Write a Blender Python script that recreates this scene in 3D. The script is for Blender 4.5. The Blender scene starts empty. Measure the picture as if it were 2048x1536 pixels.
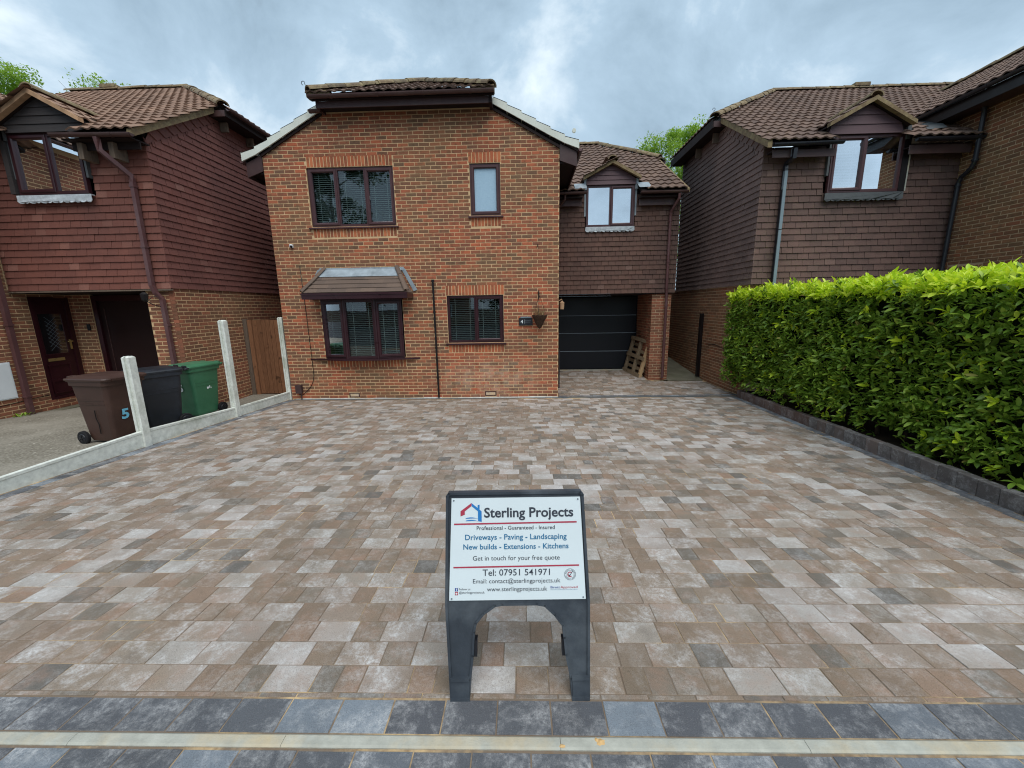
import bpy, math, random
import numpy as np
from mathutils import Matrix, Vector
random.seed(7)
RNG = np.random.default_rng(11)
PI = math.pi
scn = bpy.context.scene
COL = scn.collection

# ------------------------------------------------------------------ camera
CAM_F, CAM_YAW, CAM_PITCH, CAM_ROLL = 788.09, 0.033454, 0.193933, 0.016017
CAM_POS = np.array([0.0, -9.0, 2.0967])
_fw = np.array([-math.sin(CAM_YAW)*math.cos(CAM_PITCH), math.cos(CAM_YAW)*math.cos(CAM_PITCH), -math.sin(CAM_PITCH)])
_rt = np.array([math.cos(CAM_YAW), math.sin(CAM_YAW), 0.0])
_dn = np.cross(_fw, _rt)
_r = math.cos(CAM_ROLL)*_rt + math.sin(CAM_ROLL)*_dn
_d = -math.sin(CAM_ROLL)*_rt + math.cos(CAM_ROLL)*_dn
cam = bpy.data.cameras.new('camera')
cam.sensor_width = 36.0
cam.lens = CAM_F/2048*36.0
cam.clip_start, cam.clip_end = 0.05, 2000
camo = bpy.data.objects.new('camera', cam)
COL.objects.link(camo)
camo.matrix_world = Matrix(((_r[0], -_d[0], -_fw[0], CAM_POS[0]), (_r[1], -_d[1], -_fw[1], CAM_POS[1]),
                            (_r[2], -_d[2], -_fw[2], CAM_POS[2]), (0, 0, 0, 1)))
scn.camera = camo

def project(P):
    q = np.asarray(P, float)-CAM_POS
    z = q@_fw
    return 1024+CAM_F*(q@_r)/z, 768+CAM_F*(q@_d)/z, z

# ------------------------------------------------------------------ world, sun, exposure
SUN_EL, SUN_AZ = math.radians(60), math.radians(158)      # azimuth measured from +Y towards +X
w = bpy.data.worlds.new('World'); scn.world = w; w.use_nodes = True
nt = w.node_tree; nt.nodes.clear()
def wn(t, **k):
    n = nt.nodes.new(t)
    for a, b in k.items(): setattr(n, a, b)
    return n
wo = wn('ShaderNodeOutputWorld'); bg = wn('ShaderNodeBackground')
sky = wn('ShaderNodeTexSky', sky_type='NISHITA'); sky.sun_disc = False
sky.sun_elevation = SUN_EL; sky.sun_rotation = SUN_AZ; sky.dust_density = 2.0
tc = wn('ShaderNodeTexCoord')
mp = wn('ShaderNodeMapping'); nt.links.new(tc.outputs['Generated'], mp.inputs[0]); mp.inputs['Location'].default_value = (2.6, 0.3, 1.1); mp.inputs['Scale'].default_value = (1.0, 1.0, 1.35)
n1 = wn('ShaderNodeTexNoise'); n1.inputs['Scale'].default_value = 2.7; n1.inputs['Detail'].default_value = 11; n1.inputs['Roughness'].default_value = 0.60; n1.inputs['Distortion'].default_value = 0.25
nt.links.new(mp.outputs[0], n1.inputs['Vector'])
cr = wn('ShaderNodeValToRGB'); el = cr.color_ramp.elements
el[0].position = 0.31; el[0].color = (0.165, 0.222, 0.270, 1)
el[1].position = 0.71; el[1].color = (0.60, 0.68, 0.73, 1)
e = el.new(0.43); e.color = (0.245, 0.335, 0.412, 1)
e = el.new(0.55); e.color = (0.315, 0.42, 0.51, 1)
nt.links.new(n1.outputs[0], cr.inputs[0])
sm = wn('ShaderNodeMixRGB', blend_type='MULTIPLY'); sm.inputs[0].default_value = 1.0
nt.links.new(sky.outputs[0], sm.inputs[1]); sm.inputs[2].default_value = (0.07, 0.07, 0.07, 1)
mx = wn('ShaderNodeMixRGB', blend_type='MIX'); mx.inputs[0].default_value = 0.14
nt.links.new(cr.outputs[0], mx.inputs[1]); nt.links.new(sm.outputs[0], mx.inputs[2])
nt.links.new(mx.outputs[0], bg.inputs[0]); bg.inputs[1].default_value = 1.0
nt.links.new(bg.outputs[0], wo.inputs[0])

sl = bpy.data.lights.new('sun', 'SUN'); sl.energy = 1.5; sl.angle = math.radians(60); sl.color = (1.0, 0.965, 0.91)
so = bpy.data.objects.new('sun', sl); COL.objects.link(so)
sdir = Vector((math.sin(SUN_AZ)*math.cos(SUN_EL), math.cos(SUN_AZ)*math.cos(SUN_EL), math.sin(SUN_EL)))
so.rotation_euler = sdir.to_track_quat('Z', 'Y').to_euler(); so.location = (0, -20, 30)
vs = scn.view_settings
vs.view_transform = 'Standard'; vs.look = 'None'; vs.gamma = 1.0; vs.use_curve_mapping = False
vs.exposure = 0.80
scn.cycles.filter_width = 1.1; scn.cycles.max_bounces = 8; scn.cycles.transparent_max_bounces = 12

# ------------------------------------------------------------------ materials
def lin(r, g, b):
    f = lambda c: (c/255/12.92) if c/255 <= 0.04045 else ((c/255+0.055)/1.055)**2.4
    return (f(r), f(g), f(b), 1.0)

class NT:
    def __init__(s, name):
        s.m = bpy.data.materials.new(name); s.m.use_nodes = True
        s.t = s.m.node_tree; s.t.nodes.clear()
        s.out = s.t.nodes.new('ShaderNodeOutputMaterial')
    def n(s, t, **k):
        n = s.t.nodes.new(t)
        for a, b in k.items(): setattr(n, a, b)
        return n
    def l(s, a, b): s.t.links.new(a, b)
    def pos(s):
        if not hasattr(s, '_g'): s._g = s.n('ShaderNodeNewGeometry')
        return s._g.outputs['Position']
    def noise(s, scale, detail=4, rough=0.55, vec=None, stretch=None, dist=0.0):
        v = vec or s.pos()
        if stretch:
            mpn = s.n('ShaderNodeMapping'); mpn.inputs['Scale'].default_value = stretch; s.l(v, mpn.inputs[0]); v = mpn.outputs[0]
        n = s.n('ShaderNodeTexNoise'); n.inputs['Scale'].default_value = scale; n.inputs['Detail'].default_value = detail
        n.inputs['Roughness'].default_value = rough; n.inputs['Distortion'].default_value = dist
        s.l(v, n.inputs['Vector']); return n.outputs[0]
    def ramp(s, fac, stops, interp='LINEAR'):
        r = s.n('ShaderNodeValToRGB'); r.color_ramp.interpolation = interp; e = r.color_ramp.elements
        while len(e) > 1: e.remove(e[-1])
        e[0].position = stops[0][0]; e[0].color = stops[0][1]
        for p, c in stops[1:]:
            k = e.new(p); k.color = c
        s.l(fac, r.inputs[0]); return r.outputs[0]
    def g(s, fac, lo, hi, a=0.0, b=1.0):
        m = s.n('ShaderNodeMapRange'); m.inputs[1].default_value = lo; m.inputs[2].default_value = hi
        m.inputs[3].default_value = a; m.inputs[4].default_value = b; s.l(fac, m.inputs[0]); return m.outputs[0]
    def math(s, op, a, b=None):
        m = s.n('ShaderNodeMath', operation=op)
        for i, x in enumerate((a, b)):
            if x is None: continue
            if isinstance(x, (int, float)): m.inputs[i].default_value = x
            else: s.l(x, m.inputs[i])
        return m.outputs[0]
    def mix(s, fac, a, b, mode='MIX'):
        m = s.n('ShaderNodeMixRGB', blend_type=mode)
        for i, x in enumerate((fac, a, b)):
            if isinstance(x, (int, float)): m.inputs[i].default_value = x
            elif isinstance(x, tuple): m.inputs[i].default_value = x
            else: s.l(x, m.inputs[i])
        return m.outputs[0]
    def rnd(s):
        oi = s.n('ShaderNodeObjectInfo'); s.pos()
        return s.math('FRACT', s.math('ADD', oi.outputs['Random'], s._g.outputs['Random Per Island']))
    def bsdf(s, col, rough=0.7, spec=0.3, bump=None, bdist=0.01, bstr=0.5, metal=0.0, coat=0.0):
        p = s.n('ShaderNodeBsdfPrincipled')
        for k, x in (('Base Color', col), ('Roughness', rough), ('Metallic', metal)):
            if isinstance(x, (int, float, tuple)): p.inputs[k].default_value = x
            else: s.l(x, p.inputs[k])
        p.inputs['Specular IOR Level'].default_value = spec
        p.inputs['Coat Weight'].default_value = coat
        if bump is not None:
            b = s.n('ShaderNodeBump'); b.inputs['Distance'].default_value = bdist; b.inputs['Strength'].default_value = bstr
            s.l(bump, b.inputs['Height']); s.l(b.outputs[0], p.inputs['Normal'])
        s.l(p.outputs[0], s.out.inputs[0]); s.p = p
        return s.m

MAT = {}
def plain(name, col, rough=0.6, var=0.25, scale=9.0, spec=0.3, bump=0.0, metal=0.0, stretch=None, dirt=None):
    k = NT(name)
    n = k.noise(scale, 5, 0.6, stretch=stretch)
    c = k.mix(1.0, col, k.ramp(n, [(0.25, (1-var,)*3+(1,)), (0.75, (1+var,)*3+(1,))]), 'MULTIPLY')
    if dirt:
        d = k.noise(2.2, 6, 0.65)
        c = k.mix(k.g(d, 0.48, 0.72, 0, dirt[1]), c, dirt[0])
    r = k.g(n, 0.2, 0.8, max(0.05, rough-0.1), min(1, rough+0.1))
    MAT[name] = k.bsdf(c, r, spec, bump=k.noise(scale*9, 3) if bump else None, bdist=0.004, bstr=bump, metal=metal)
    return MAT[name]

def brick_mat(name, tones, olive=0.5, zone_seed=0.0, bloom=None, warm=0.0):
    k = NT(name); r = k.rnd()
    c = k.ramp(r, tones)
    off = k.n('ShaderNodeVectorMath', operation='ADD'); k.l(k.pos(), off.inputs[0])
    cb = k.n('ShaderNodeCombineXYZ'); k.l(k.math('MULTIPLY', r, 37.0), cb.inputs[1]); cb.inputs[0].default_value = zone_seed
    k.l(cb.outputs[0], off.inputs[1])
    mot = k.noise(8.0, 4, 0.6, vec=off.outputs[0])
    c = k.mix(k.g(mot, 0.50, 0.66, 0, 0.6), c, lin(98, 76, 58))
    c = k.mix(k.g(mot, 0.30, 0.42, 0.3, 0), c, lin(170, 98, 70))
    zn = k.noise(0.75, 3, 0.6, vec=None)
    c = k.mix(k.g(zn, 0.46, 0.62, 0, olive), c, lin(124, 102, 76))
    if warm: c = k.mix(k.g(zn, 0.30, 0.43, warm, 0), c, lin(186, 98, 66))
    gr = k.noise(70, 3, 0.7)
    c = k.mix(k.g(gr, 0.5, 0.8, 0, 0.22), c, lin(70, 52, 42))
    if bloom:
        vm = k.n('ShaderNodeVectorMath', operation='SUBTRACT'); k.l(k.pos(), vm.inputs[0]); vm.inputs[1].default_value = bloom[0]
        vs_ = k.n('ShaderNodeVectorMath', operation='MULTIPLY'); k.l(vm.outputs[0], vs_.inputs[0]); vs_.inputs[1].default_value = bloom[1]
        ln = k.n('ShaderNodeVectorMath', operation='LENGTH'); k.l(vs_.outputs[0], ln.inputs[0])
        bl = k.math('MULTIPLY', k.g(ln.outputs['Value'], 0.1, 1.0, 0.8, 0), k.g(k.noise(4, 8, 0.75), 0.40, 0.62, 0.0, 0.8))
        c = k.mix(bl, c, lin(196, 182, 160))
    MAT[name] = k.bsdf(c, 0.88, 0.2, bump=k.noise(55, 4, 0.7), bdist=0.006, bstr=0.6)
    return MAT[name]

brick_mat('brick_main', [(0.0, lin(178, 100, 72)), (0.22, lin(148, 90, 69)), (0.45, lin(118, 90, 72)), (0.62, lin(134, 86, 68)), (0.8, lin(162, 99, 74)), (1.0, lin(186, 104, 74))],
          olive=0.5, bloom=((-0.7, 0, 0.45), (0.62, 0.2, 1.7)), warm=0.35)
brick_mat('brick_left', [(0.0, lin(154, 94, 72)), (0.3, lin(120, 84, 67)), (0.6, lin(136, 90, 70)), (1.0, lin(160, 100, 77))], olive=0.35, zone_seed=9.0)
brick_mat('brick_right', [(0.0, lin(142, 90, 66)), (0.3, lin(116, 84, 64)), (0.6, lin(132, 96, 70)), (1.0, lin(150, 104, 76))], olive=0.3, zone_seed=21.0)
brick_mat('brick_soldier', [(0.0, lin(190, 106, 72)), (0.4, lin(146, 88, 66)), (0.7, lin(180, 104, 72)), (1.0, lin(198, 118, 80))], olive=0.1, zone_seed=4.0)
plain('mortar', lin(208, 176, 136), 0.95, 0.16, 5, 0.1, 0.5)
plain('mortar_grey', lin(184, 158, 128), 0.95, 0.16, 5, 0.1, 0.5)
plain('mortar_white', lin(198, 194, 186), 0.9, 0.25, 9, 0.15, 0.5)

def tile_mat(name, tones, dark, lichen=None, spec=0.25, rough=0.75, lo=0.5, hi=0.8, lamt=0.6, soot=0.55, scale=0.9):
    k = NT(name); r = k.rnd(); c = k.ramp(r, tones)
    big = k.noise(scale, 4, 0.6)
    c = k.mix(k.g(big, 0.42, 0.7, 0, soot), c, dark)
    f = k.noise(38, 4, 0.7)
    c = k.mix(k.g(f, 0.45, 0.8, 0, 0.45), c, dark)
    if lichen:
        li = k.noise(7.5, 7, 0.72)
        c = k.mix(k.g(li, lo, hi, 0, lamt), c, lichen)
    MAT[name] = k.bsdf(c, rough, spec, bump=f, bdist=0.005, bstr=0.45)
tile_mat('hung_left', [(0, lin(116, 72, 62)), (0.5, lin(124, 78, 67)), (0.9, lin(118, 73, 63)), (0.97, lin(138, 94, 82)), (1, lin(138, 94, 82))], lin(92, 62, 57), soot=0.5)
tile_mat('hung_left_side', [(0, lin(118, 75, 68)), (0.5, lin(124, 80, 72)), (0.95, lin(118, 74, 67)), (1, lin(140, 98, 88))], lin(94, 65, 61), soot=0.5)
tile_mat('hung_main', [(0, lin(96, 72, 64)), (0.5, lin(106, 78, 68)), (0.93, lin(90, 66, 58)), (1, lin(124, 98, 88))], lin(70, 56, 54), lichen=lin(104, 94, 74), lo=0.5, hi=0.85, lamt=0.4)
tile_mat('hung_right', [(0, lin(108, 84, 77)), (0.5, lin(117, 91, 83)), (0.93, lin(100, 79, 73)), (1, lin(130, 104, 94))], lin(78, 65, 60), lichen=lin(112, 104, 84), lo=0.52, hi=0.85, lamt=0.45)
tile_mat('hung_right_lifted', [(0, lin(120, 99, 93)), (0.5, lin(128, 106, 99)), (1, lin(114, 94, 88))], lin(92, 78, 74), soot=0.6)  # flank tiles painted paler than the front to offset the shade there
tile_mat('roof_tile', [(0, lin(112, 91, 80)), (0.4, lin(122, 99, 87)), (0.7, lin(102, 83, 74)), (1, lin(130, 106, 92))], lin(76, 65, 58), lichen=lin(150, 132, 92), lo=0.56, hi=0.8, lamt=0.5, soot=0.35)
tile_mat('roof_tile_left', [(0, lin(134, 106, 89)), (0.4, lin(144, 114, 96)), (0.7, lin(124, 98, 82)), (1, lin(152, 122, 102))], lin(92, 75, 64), lichen=lin(160, 138, 100), lo=0.58, hi=0.85, lamt=0.4, soot=0.3)
tile_mat('ridge_tile', [(0, lin(112, 96, 78)), (0.5, lin(130, 110, 84)), (1, lin(96, 84, 70))], lin(68, 60, 52), lichen=lin(166, 154, 116), lo=0.45, hi=0.7, lamt=0.75)
tile_mat('canopy_tile', [(0, lin(106, 90, 80)), (0.5, lin(116, 98, 86)), (1, lin(98, 84, 76))], lin(80, 70, 64), soot=0.3)
tile_mat('verge_mortar', [(0, lin(132, 112, 84)), (1, lin(124, 104, 78))], lin(80, 68, 54), lichen=lin(172, 158, 116), lo=0.42, hi=0.7, lamt=0.6)
plain('verge_fresh', lin(176, 142, 112), 0.9, 0.3, 6, 0.1, 0.4, dirt=(lin(120, 94, 76), 0.7))

plain('upvc', lin(74, 46, 48), 0.35, 0.14, 3, 0.45)
plain('upvc_dark', lin(52, 26, 32), 0.32, 0.14, 3, 0.45)
plain('fascia_brown', lin(70, 50, 50), 0.5, 0.2, 3, 0.35, dirt=(lin(96, 88, 84), 0.3))
plain('gutter_brown', lin(74, 52, 50), 0.4, 0.18, 3, 0.4, dirt=(lin(110, 98, 92), 0.25))
plain('pipe_brown', lin(92, 62, 62), 0.4, 0.15, 3, 0.4, dirt=(lin(124, 104, 104), 0.4))
plain('gutter_black', lin(34, 36, 42), 0.35, 0.25, 4, 0.5)
plain('pipe_grey', lin(122, 138, 146), 0.35, 0.1, 4, 0.5)
plain('black_paint', lin(22, 18, 20), 0.4, 0.2, 5, 0.4)
plain('soffit_dark', lin(40, 31, 30), 0.7, 0.2, 4, 0.2)
plain('board_black', lin(58, 54, 54), 0.65, 0.22, 6, 0.3, 0.3, stretch=(0.5, 0.5, 6))
plain('board_mauve', lin(98, 76, 80), 0.55, 0.16, 6, 0.3, 0.2, stretch=(0.5, 0.5, 6))
plain('lead', lin(150, 162, 170), 0.55, 0.28, 5, 0.4, 0.3, dirt=(lin(92, 98, 104), 0.6))
plain('lead_white', lin(190, 198, 204), 0.6, 0.3, 14, 0.3, 0.3, dirt=(lin(128, 136, 142), 0.7))
plain('lead_dark', lin(86, 90, 92), 0.6, 0.2, 8, 0.3, 0.3)
plain('verge_cap', lin(214, 218, 208), 0.55, 0.08, 4, 0.3, dirt=(lin(176, 178, 164), 0.35))
plain('door_black', lin(11, 15, 24), 0.42, 0.12, 1.5, 0.35, 0.12)
plain('door_line', lin(120, 132, 142), 0.4, 0.1, 4, 0.4)
plain('door_maroon', lin(52, 20, 26), 0.35, 0.2, 4, 0.45)
plain('door_brown', lin(38, 21, 21), 0.5, 0.15, 2, 0.35)
plain('brass', lin(196, 170, 112), 0.3, 0.1, 6, 0.5, metal=0.7)
plain('white_plastic', lin(224, 228, 230), 0.45, 0.06, 4, 0.4)
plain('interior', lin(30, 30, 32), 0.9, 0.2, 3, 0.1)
plain('curtain', lin(176, 192, 186), 0.9, 0.15, 6, 0.1)
plain('blind', lin(176, 190, 184), 0.55, 0.1, 6, 0.3)
plain('blind_white', lin(214, 222, 232), 0.55, 0.08, 6, 0.3)
plain('concrete_post', lin(216, 219, 211), 0.9, 0.2, 16, 0.15, 0.6, dirt=(lin(160, 166, 148), 0.7))
plain('concrete_edge', lin(168, 168, 158), 0.9, 0.2, 14, 0.15, 0.5, dirt=(lin(196, 172, 130), 0.75))
plain('slab', lin(116, 112, 96), 0.95, 0.25, 3, 0.15, 0.6, dirt=(lin(84, 88, 66), 0.6))
plain('soil', lin(46, 38, 30), 1.0, 0.4, 8, 0.05, 0.6)
plain('asphalt', lin(66, 66, 68), 0.95, 0.3, 30, 0.15, 0.6)
plain('sand', lin(204, 168, 118), 0.95, 0.2, 60, 0.1)
plain('steel', lin(112, 124, 132), 0.4, 0.12, 9, 0.5, metal=0.5)
plain('sign_plastic', lin(56, 63, 71), 0.5, 0.25, 7, 0.4, 0.3, dirt=(lin(112, 120, 126), 0.55))
plain('sign_white', lin(222, 234, 238), 0.4, 0.03, 3, 0.4)
plain('ink_dark', lin(62, 68, 78), 0.6, 0.02); plain('ink_blue', lin(48, 116, 156), 0.6, 0.02); plain('ink_red', lin(176, 62, 82), 0.6, 0.02)
plain('ink_logo_blue', lin(46, 126, 194), 0.6, 0.02); plain('ink_navy', lin(58, 84, 150), 0.6, 0.02); plain('ink_white', lin(226, 232, 234), 0.6, 0.02)
plain('ink_grey', lin(120, 130, 138), 0.6, 0.02); plain('ink_pale_blue', lin(120, 196, 224), 0.5, 0.02)
plain('bin_brown', lin(66, 45, 38), 0.5, 0.2, 3, 0.4, 0.15, dirt=(lin(92, 70, 60), 0.45))
plain('bin_black', lin(29, 32, 38), 0.45, 0.2, 3, 0.45, 0.15, dirt=(lin(62, 70, 82), 0.4))
plain('bin_green', lin(56, 108, 78), 0.45, 0.18, 3, 0.45, 0.15, dirt=(lin(88, 138, 108), 0.5))
plain('rubber', lin(26, 26, 28), 0.7, 0.2, 9, 0.3)
plain('wicker', lin(70, 54, 44), 0.9, 0.4, 40, 0.1, 0.6)
plain('dry_stem', lin(128, 106, 74), 0.95, 0.3, 20, 0.1)
plain('bark', lin(70, 58, 46), 0.95, 0.35, 9, 0.1, 0.7)
plain('hedge_shade', lin(26, 34, 18), 1.0, 0.3, 9, 0.05)  # near-black tone: the hedge's inner shade put into the colour

def wood_mat(name, a, b, sc=(9, 9, 0.9)):
    k = NT(name); r = k.rnd()
    g = k.noise(7, 6, 0.65, stretch=sc, dist=0.6)
    c = k.mix(k.g(g, 0.3, 0.72), a, b)
    c = k.mix(1.0, c, k.ramp(r, [(0, (0.75,)*3+(1,)), (1, (1.18,)*3+(1,))]), 'MULTIPLY')
    kn = k.noise(5.5, 2, 0.5)
    c = k.mix(k.g(kn, 0.66, 0.74, 0, 0.7), c, lin(58, 38, 26))
    MAT[name] = k.bsdf(c, 0.85, 0.2, bump=g, bdist=0.004, bstr=0.5)
wood_mat('wood_gate', lin(112, 76, 54), lin(150, 106, 76))
wood_mat('wood_grey', lin(92, 80, 70), lin(122, 106, 92))
wood_mat('wood_pallet', lin(182, 150, 112), lin(206, 178, 138))
wood_mat('wood_pallet_old', lin(118, 104, 84), lin(146, 128, 104))

def paver_mat(name, tones, dark=lin(84, 76, 70), bloom=0.5, speck=0.5, interp='LINEAR', seed=0.0, warm=0.35, zone=0.0):
    k = NT(name); r = k.rnd(); c = k.ramp(r, tones, interp)
    if zone:
        zf = k.math('MULTIPLY', k.g(k.noise(0.75, 3, 0.6), 0.44, 0.62), k.g(r, 0.2, 0.6))
        c = k.mix(k.math('MULTIPLY', zf, zone), c, lin(190, 184, 181))
    off = k.n('ShaderNodeVectorMath', operation='ADD'); k.l(k.pos(), off.inputs[0])
    cb = k.n('ShaderNodeCombineXYZ'); k.l(k.math('MULTIPLY', r, 53.0), cb.inputs[2]); cb.inputs[0].default_value = seed; k.l(cb.outputs[0], off.inputs[1])
    n = k.noise(4.2, 7, 0.7, vec=off.outputs[0], dist=0.2)
    c = k.mix(k.g(n, 0.5, 0.72, 0, warm), c, lin(164, 130, 110))
    c = k.mix(k.g(n, 0.26, 0.45, 0.4, 0), c, dark)
    b = k.math('MULTIPLY', k.g(k.noise(5, 8, 0.75, vec=off.outputs[0], dist=0.25), 0.46, 0.70), k.g(k.noise(48, 4, 0.75), 0.32, 0.62))
    c = k.mix(k.math('MULTIPLY', b, bloom*1.6), c, lin(212, 212, 212))
    st = k.noise(0.9, 6, 0.65)
    c = k.mix(1.0, c, k.ramp(st, [(0.34, (0.86, 0.85, 0.83, 1)), (0.5, (1, 1, 1, 1)), (0.68, (1.10, 1.09, 1.08, 1))]), 'MULTIPLY')
    f = k.noise(230, 3, 0.7)
    c = k.mix(k.g(f, 0.52, 0.68, 0, speck), c, lin(58, 52, 48))
    c = k.mix(k.g(f, 0.22, 0.4, speck*0.8, 0), c, lin(206, 190, 176))
    MAT[name] = k.bsdf(c, 0.82, 0.25, bump=k.noise(150, 3, 0.7), bdist=0.004, bstr=0.6)
paver_mat('paver_small', [(0, lin(130, 113, 98)), (0.2, lin(137, 120, 104)), (0.38, lin(125, 111, 96)), (0.52, lin(141, 119, 102)), (0.66, lin(130, 118, 105)), (0.78, lin(117, 108, 97)), (0.9, lin(104, 100, 95)), (1, lin(135, 122, 107))], bloom=0.3, warm=0.5, speck=0.5)
paver_mat('paver_large', [(0, lin(148, 137, 126)), (0.10, lin(159, 151, 142)), (0.18, lin(140, 128, 115)), (0.34, lin(137, 120, 104)), (0.52, lin(132, 117, 103)), (0.68, lin(141, 125, 109)), (0.82, lin(144, 132, 120)), (0.93, lin(164, 158, 151)), (1, lin(153, 146, 138))], bloom=0.6, seed=5.0, warm=0.45, zone=0.6, speck=0.5)
paver_mat('paver_charcoal', [(0, lin(84, 86, 91)), (0.45, lin(92, 95, 100)), (0.68, lin(86, 88, 93)), (0.82, lin(112, 119, 127)), (1, lin(124, 133, 142))], dark=lin(72, 74, 79), bloom=0.4, speck=0.45, seed=8.0, warm=0.0)
paver_mat('kerb_brown', [(0, lin(96, 78, 72)), (1, lin(108, 88, 80))], dark=lin(74, 62, 60), bloom=0.25, speck=0.3, warm=0.0)
paver_mat('kerb_charcoal', [(0, lin(92, 87, 85)), (0.6, lin(106, 100, 97)), (1, lin(114, 100, 94))], dark=lin(58, 58, 60), bloom=0.35, speck=0.3, warm=0.0)

k = NT('joint_sand')
c = k.mix(k.g(k.noise(1.3, 6, 0.7), 0.50, 0.66), lin(122, 109, 96), lin(214, 184, 138))
c = k.mix(k.g(k.noise(40, 3, 0.6), 0.45, 0.7, 0, 0.5), c, lin(120, 96, 70))
MAT['joint_sand'] = k.bsdf(c, 0.95, 0.1, bump=k.noise(300, 2), bdist=0.002)
k = NT('old_concrete')
v = k.n('ShaderNodeTexVoronoi'); v.inputs['Scale'].default_value = 38; k.l(k.pos(), v.inputs['Vector'])
c = k.ramp(v.outputs['Color'], [(0.0, lin(96, 92, 84)), (0.45, lin(150, 144, 132)), (0.8, lin(126, 120, 109)), (1.0, lin(212, 206, 194))])
c = k.mix(k.g(v.outputs['Distance'], 0.3, 0.75, 0, 0.75), c, lin(104, 98, 84))
c = k.mix(k.g(k.noise(0.9, 5, 0.6), 0.4, 0.65, 0, 0.65), c, lin(160, 154, 142))
MAT['old_concrete'] = k.bsdf(c, 0.92, 0.2, bump=v.outputs['Distance'], bdist=0.006, bstr=-0.6)

def leaf_mat(name, tones, trans=0.25, rough=0.38, spec=0.45):
    k = NT(name); r = k.rnd(); c = k.ramp(r, tones)
    m = k.bsdf(c, rough, spec)
    tr = k.n('ShaderNodeBsdfTranslucent'); k.l(c, tr.inputs[0])
    mxs = k.n('ShaderNodeMixShader'); mxs.inputs[0].default_value = trans
    k.l(k.p.outputs[0], mxs.inputs[1]); k.l(tr.outputs[0], mxs.inputs[2]); k.l(mxs.outputs[0], k.out.inputs[0])
    MAT[name] = m
leaf_mat('leaf_old', [(0, lin(94, 122, 42)), (0.35, lin(124, 156, 54)), (0.7, lin(108, 140, 48)), (0.9, lin(162, 190, 72)), (0.985, lin(172, 196, 78)), (1, lin(168, 146, 84))], spec=0.35)
leaf_mat('leaf_young', [(0, lin(200, 224, 48)), (0.4, lin(222, 240, 62)), (0.7, lin(184, 216, 50)), (1, lin(232, 244, 100))], trans=0.42)
leaf_mat('leaf_tree', [(0, lin(128, 164, 58)), (0.5, lin(154, 188, 72)), (1, lin(170, 200, 88))], trans=0.4, rough=0.5)
leaf_mat('leaf_tree_dark', [(0, lin(50, 74, 36)), (0.5, lin(66, 92, 44)), (1, lin(78, 106, 52))], trans=0.3, rough=0.5)

def glass_mat(name, refl, tint=(0.86, 0.9, 0.9, 1), rough=0.0):
    k = NT(name)
    t = k.n('ShaderNodeBsdfTransparent'); t.inputs[0].default_value = tint
    g = k.n('ShaderNodeBsdfGlossy'); g.inputs[0].default_value = (0.95, 0.97, 1, 1); g.inputs['Roughness'].default_value = rough
    lw = k.n('ShaderNodeFresnel'); lw.inputs[0].default_value = 1.5
    f = k.math('MINIMUM', k.math('ADD', k.math('MULTIPLY', lw.outputs[0], 1.15), refl), 0.95)
    # faint waviness of the double glazing
    b = k.n('ShaderNodeBump'); b.inputs['Distance'].default_value = 0.004; b.inputs['Strength'].default_value = 0.12; k.l(k.noise(2.2, 2), b.inputs['Height']); k.l(b.outputs[0], g.inputs['Normal'])
    m = k.n('ShaderNodeMixShader'); k.l(f, m.inputs[0]); k.l(t.outputs[0], m.inputs[1]); k.l(g.outputs[0], m.inputs[2]); k.l(m.outputs[0], k.out.inputs[0])
    MAT[name] = k.m
glass_mat('glass', 0.01); glass_mat('glass_dim', 0.0); glass_mat('glass_sky', 0.22); glass_mat('glass_bright', 0.55); glass_mat('glass_film', 0.82); glass_mat('glass_door', 0.02, (0.4, 0.42, 0.42, 1), 0.1)
k = NT('glass_frosted')
MAT['glass_frosted'] = k.bsdf(k.mix(k.g(k.noise(60, 2), 0.3, 0.7), lin(150, 182, 204), lin(172, 200, 218)), 0.35, 0.6, bump=k.noise(90, 2), bdist=0.002, bstr=0.3)

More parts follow.
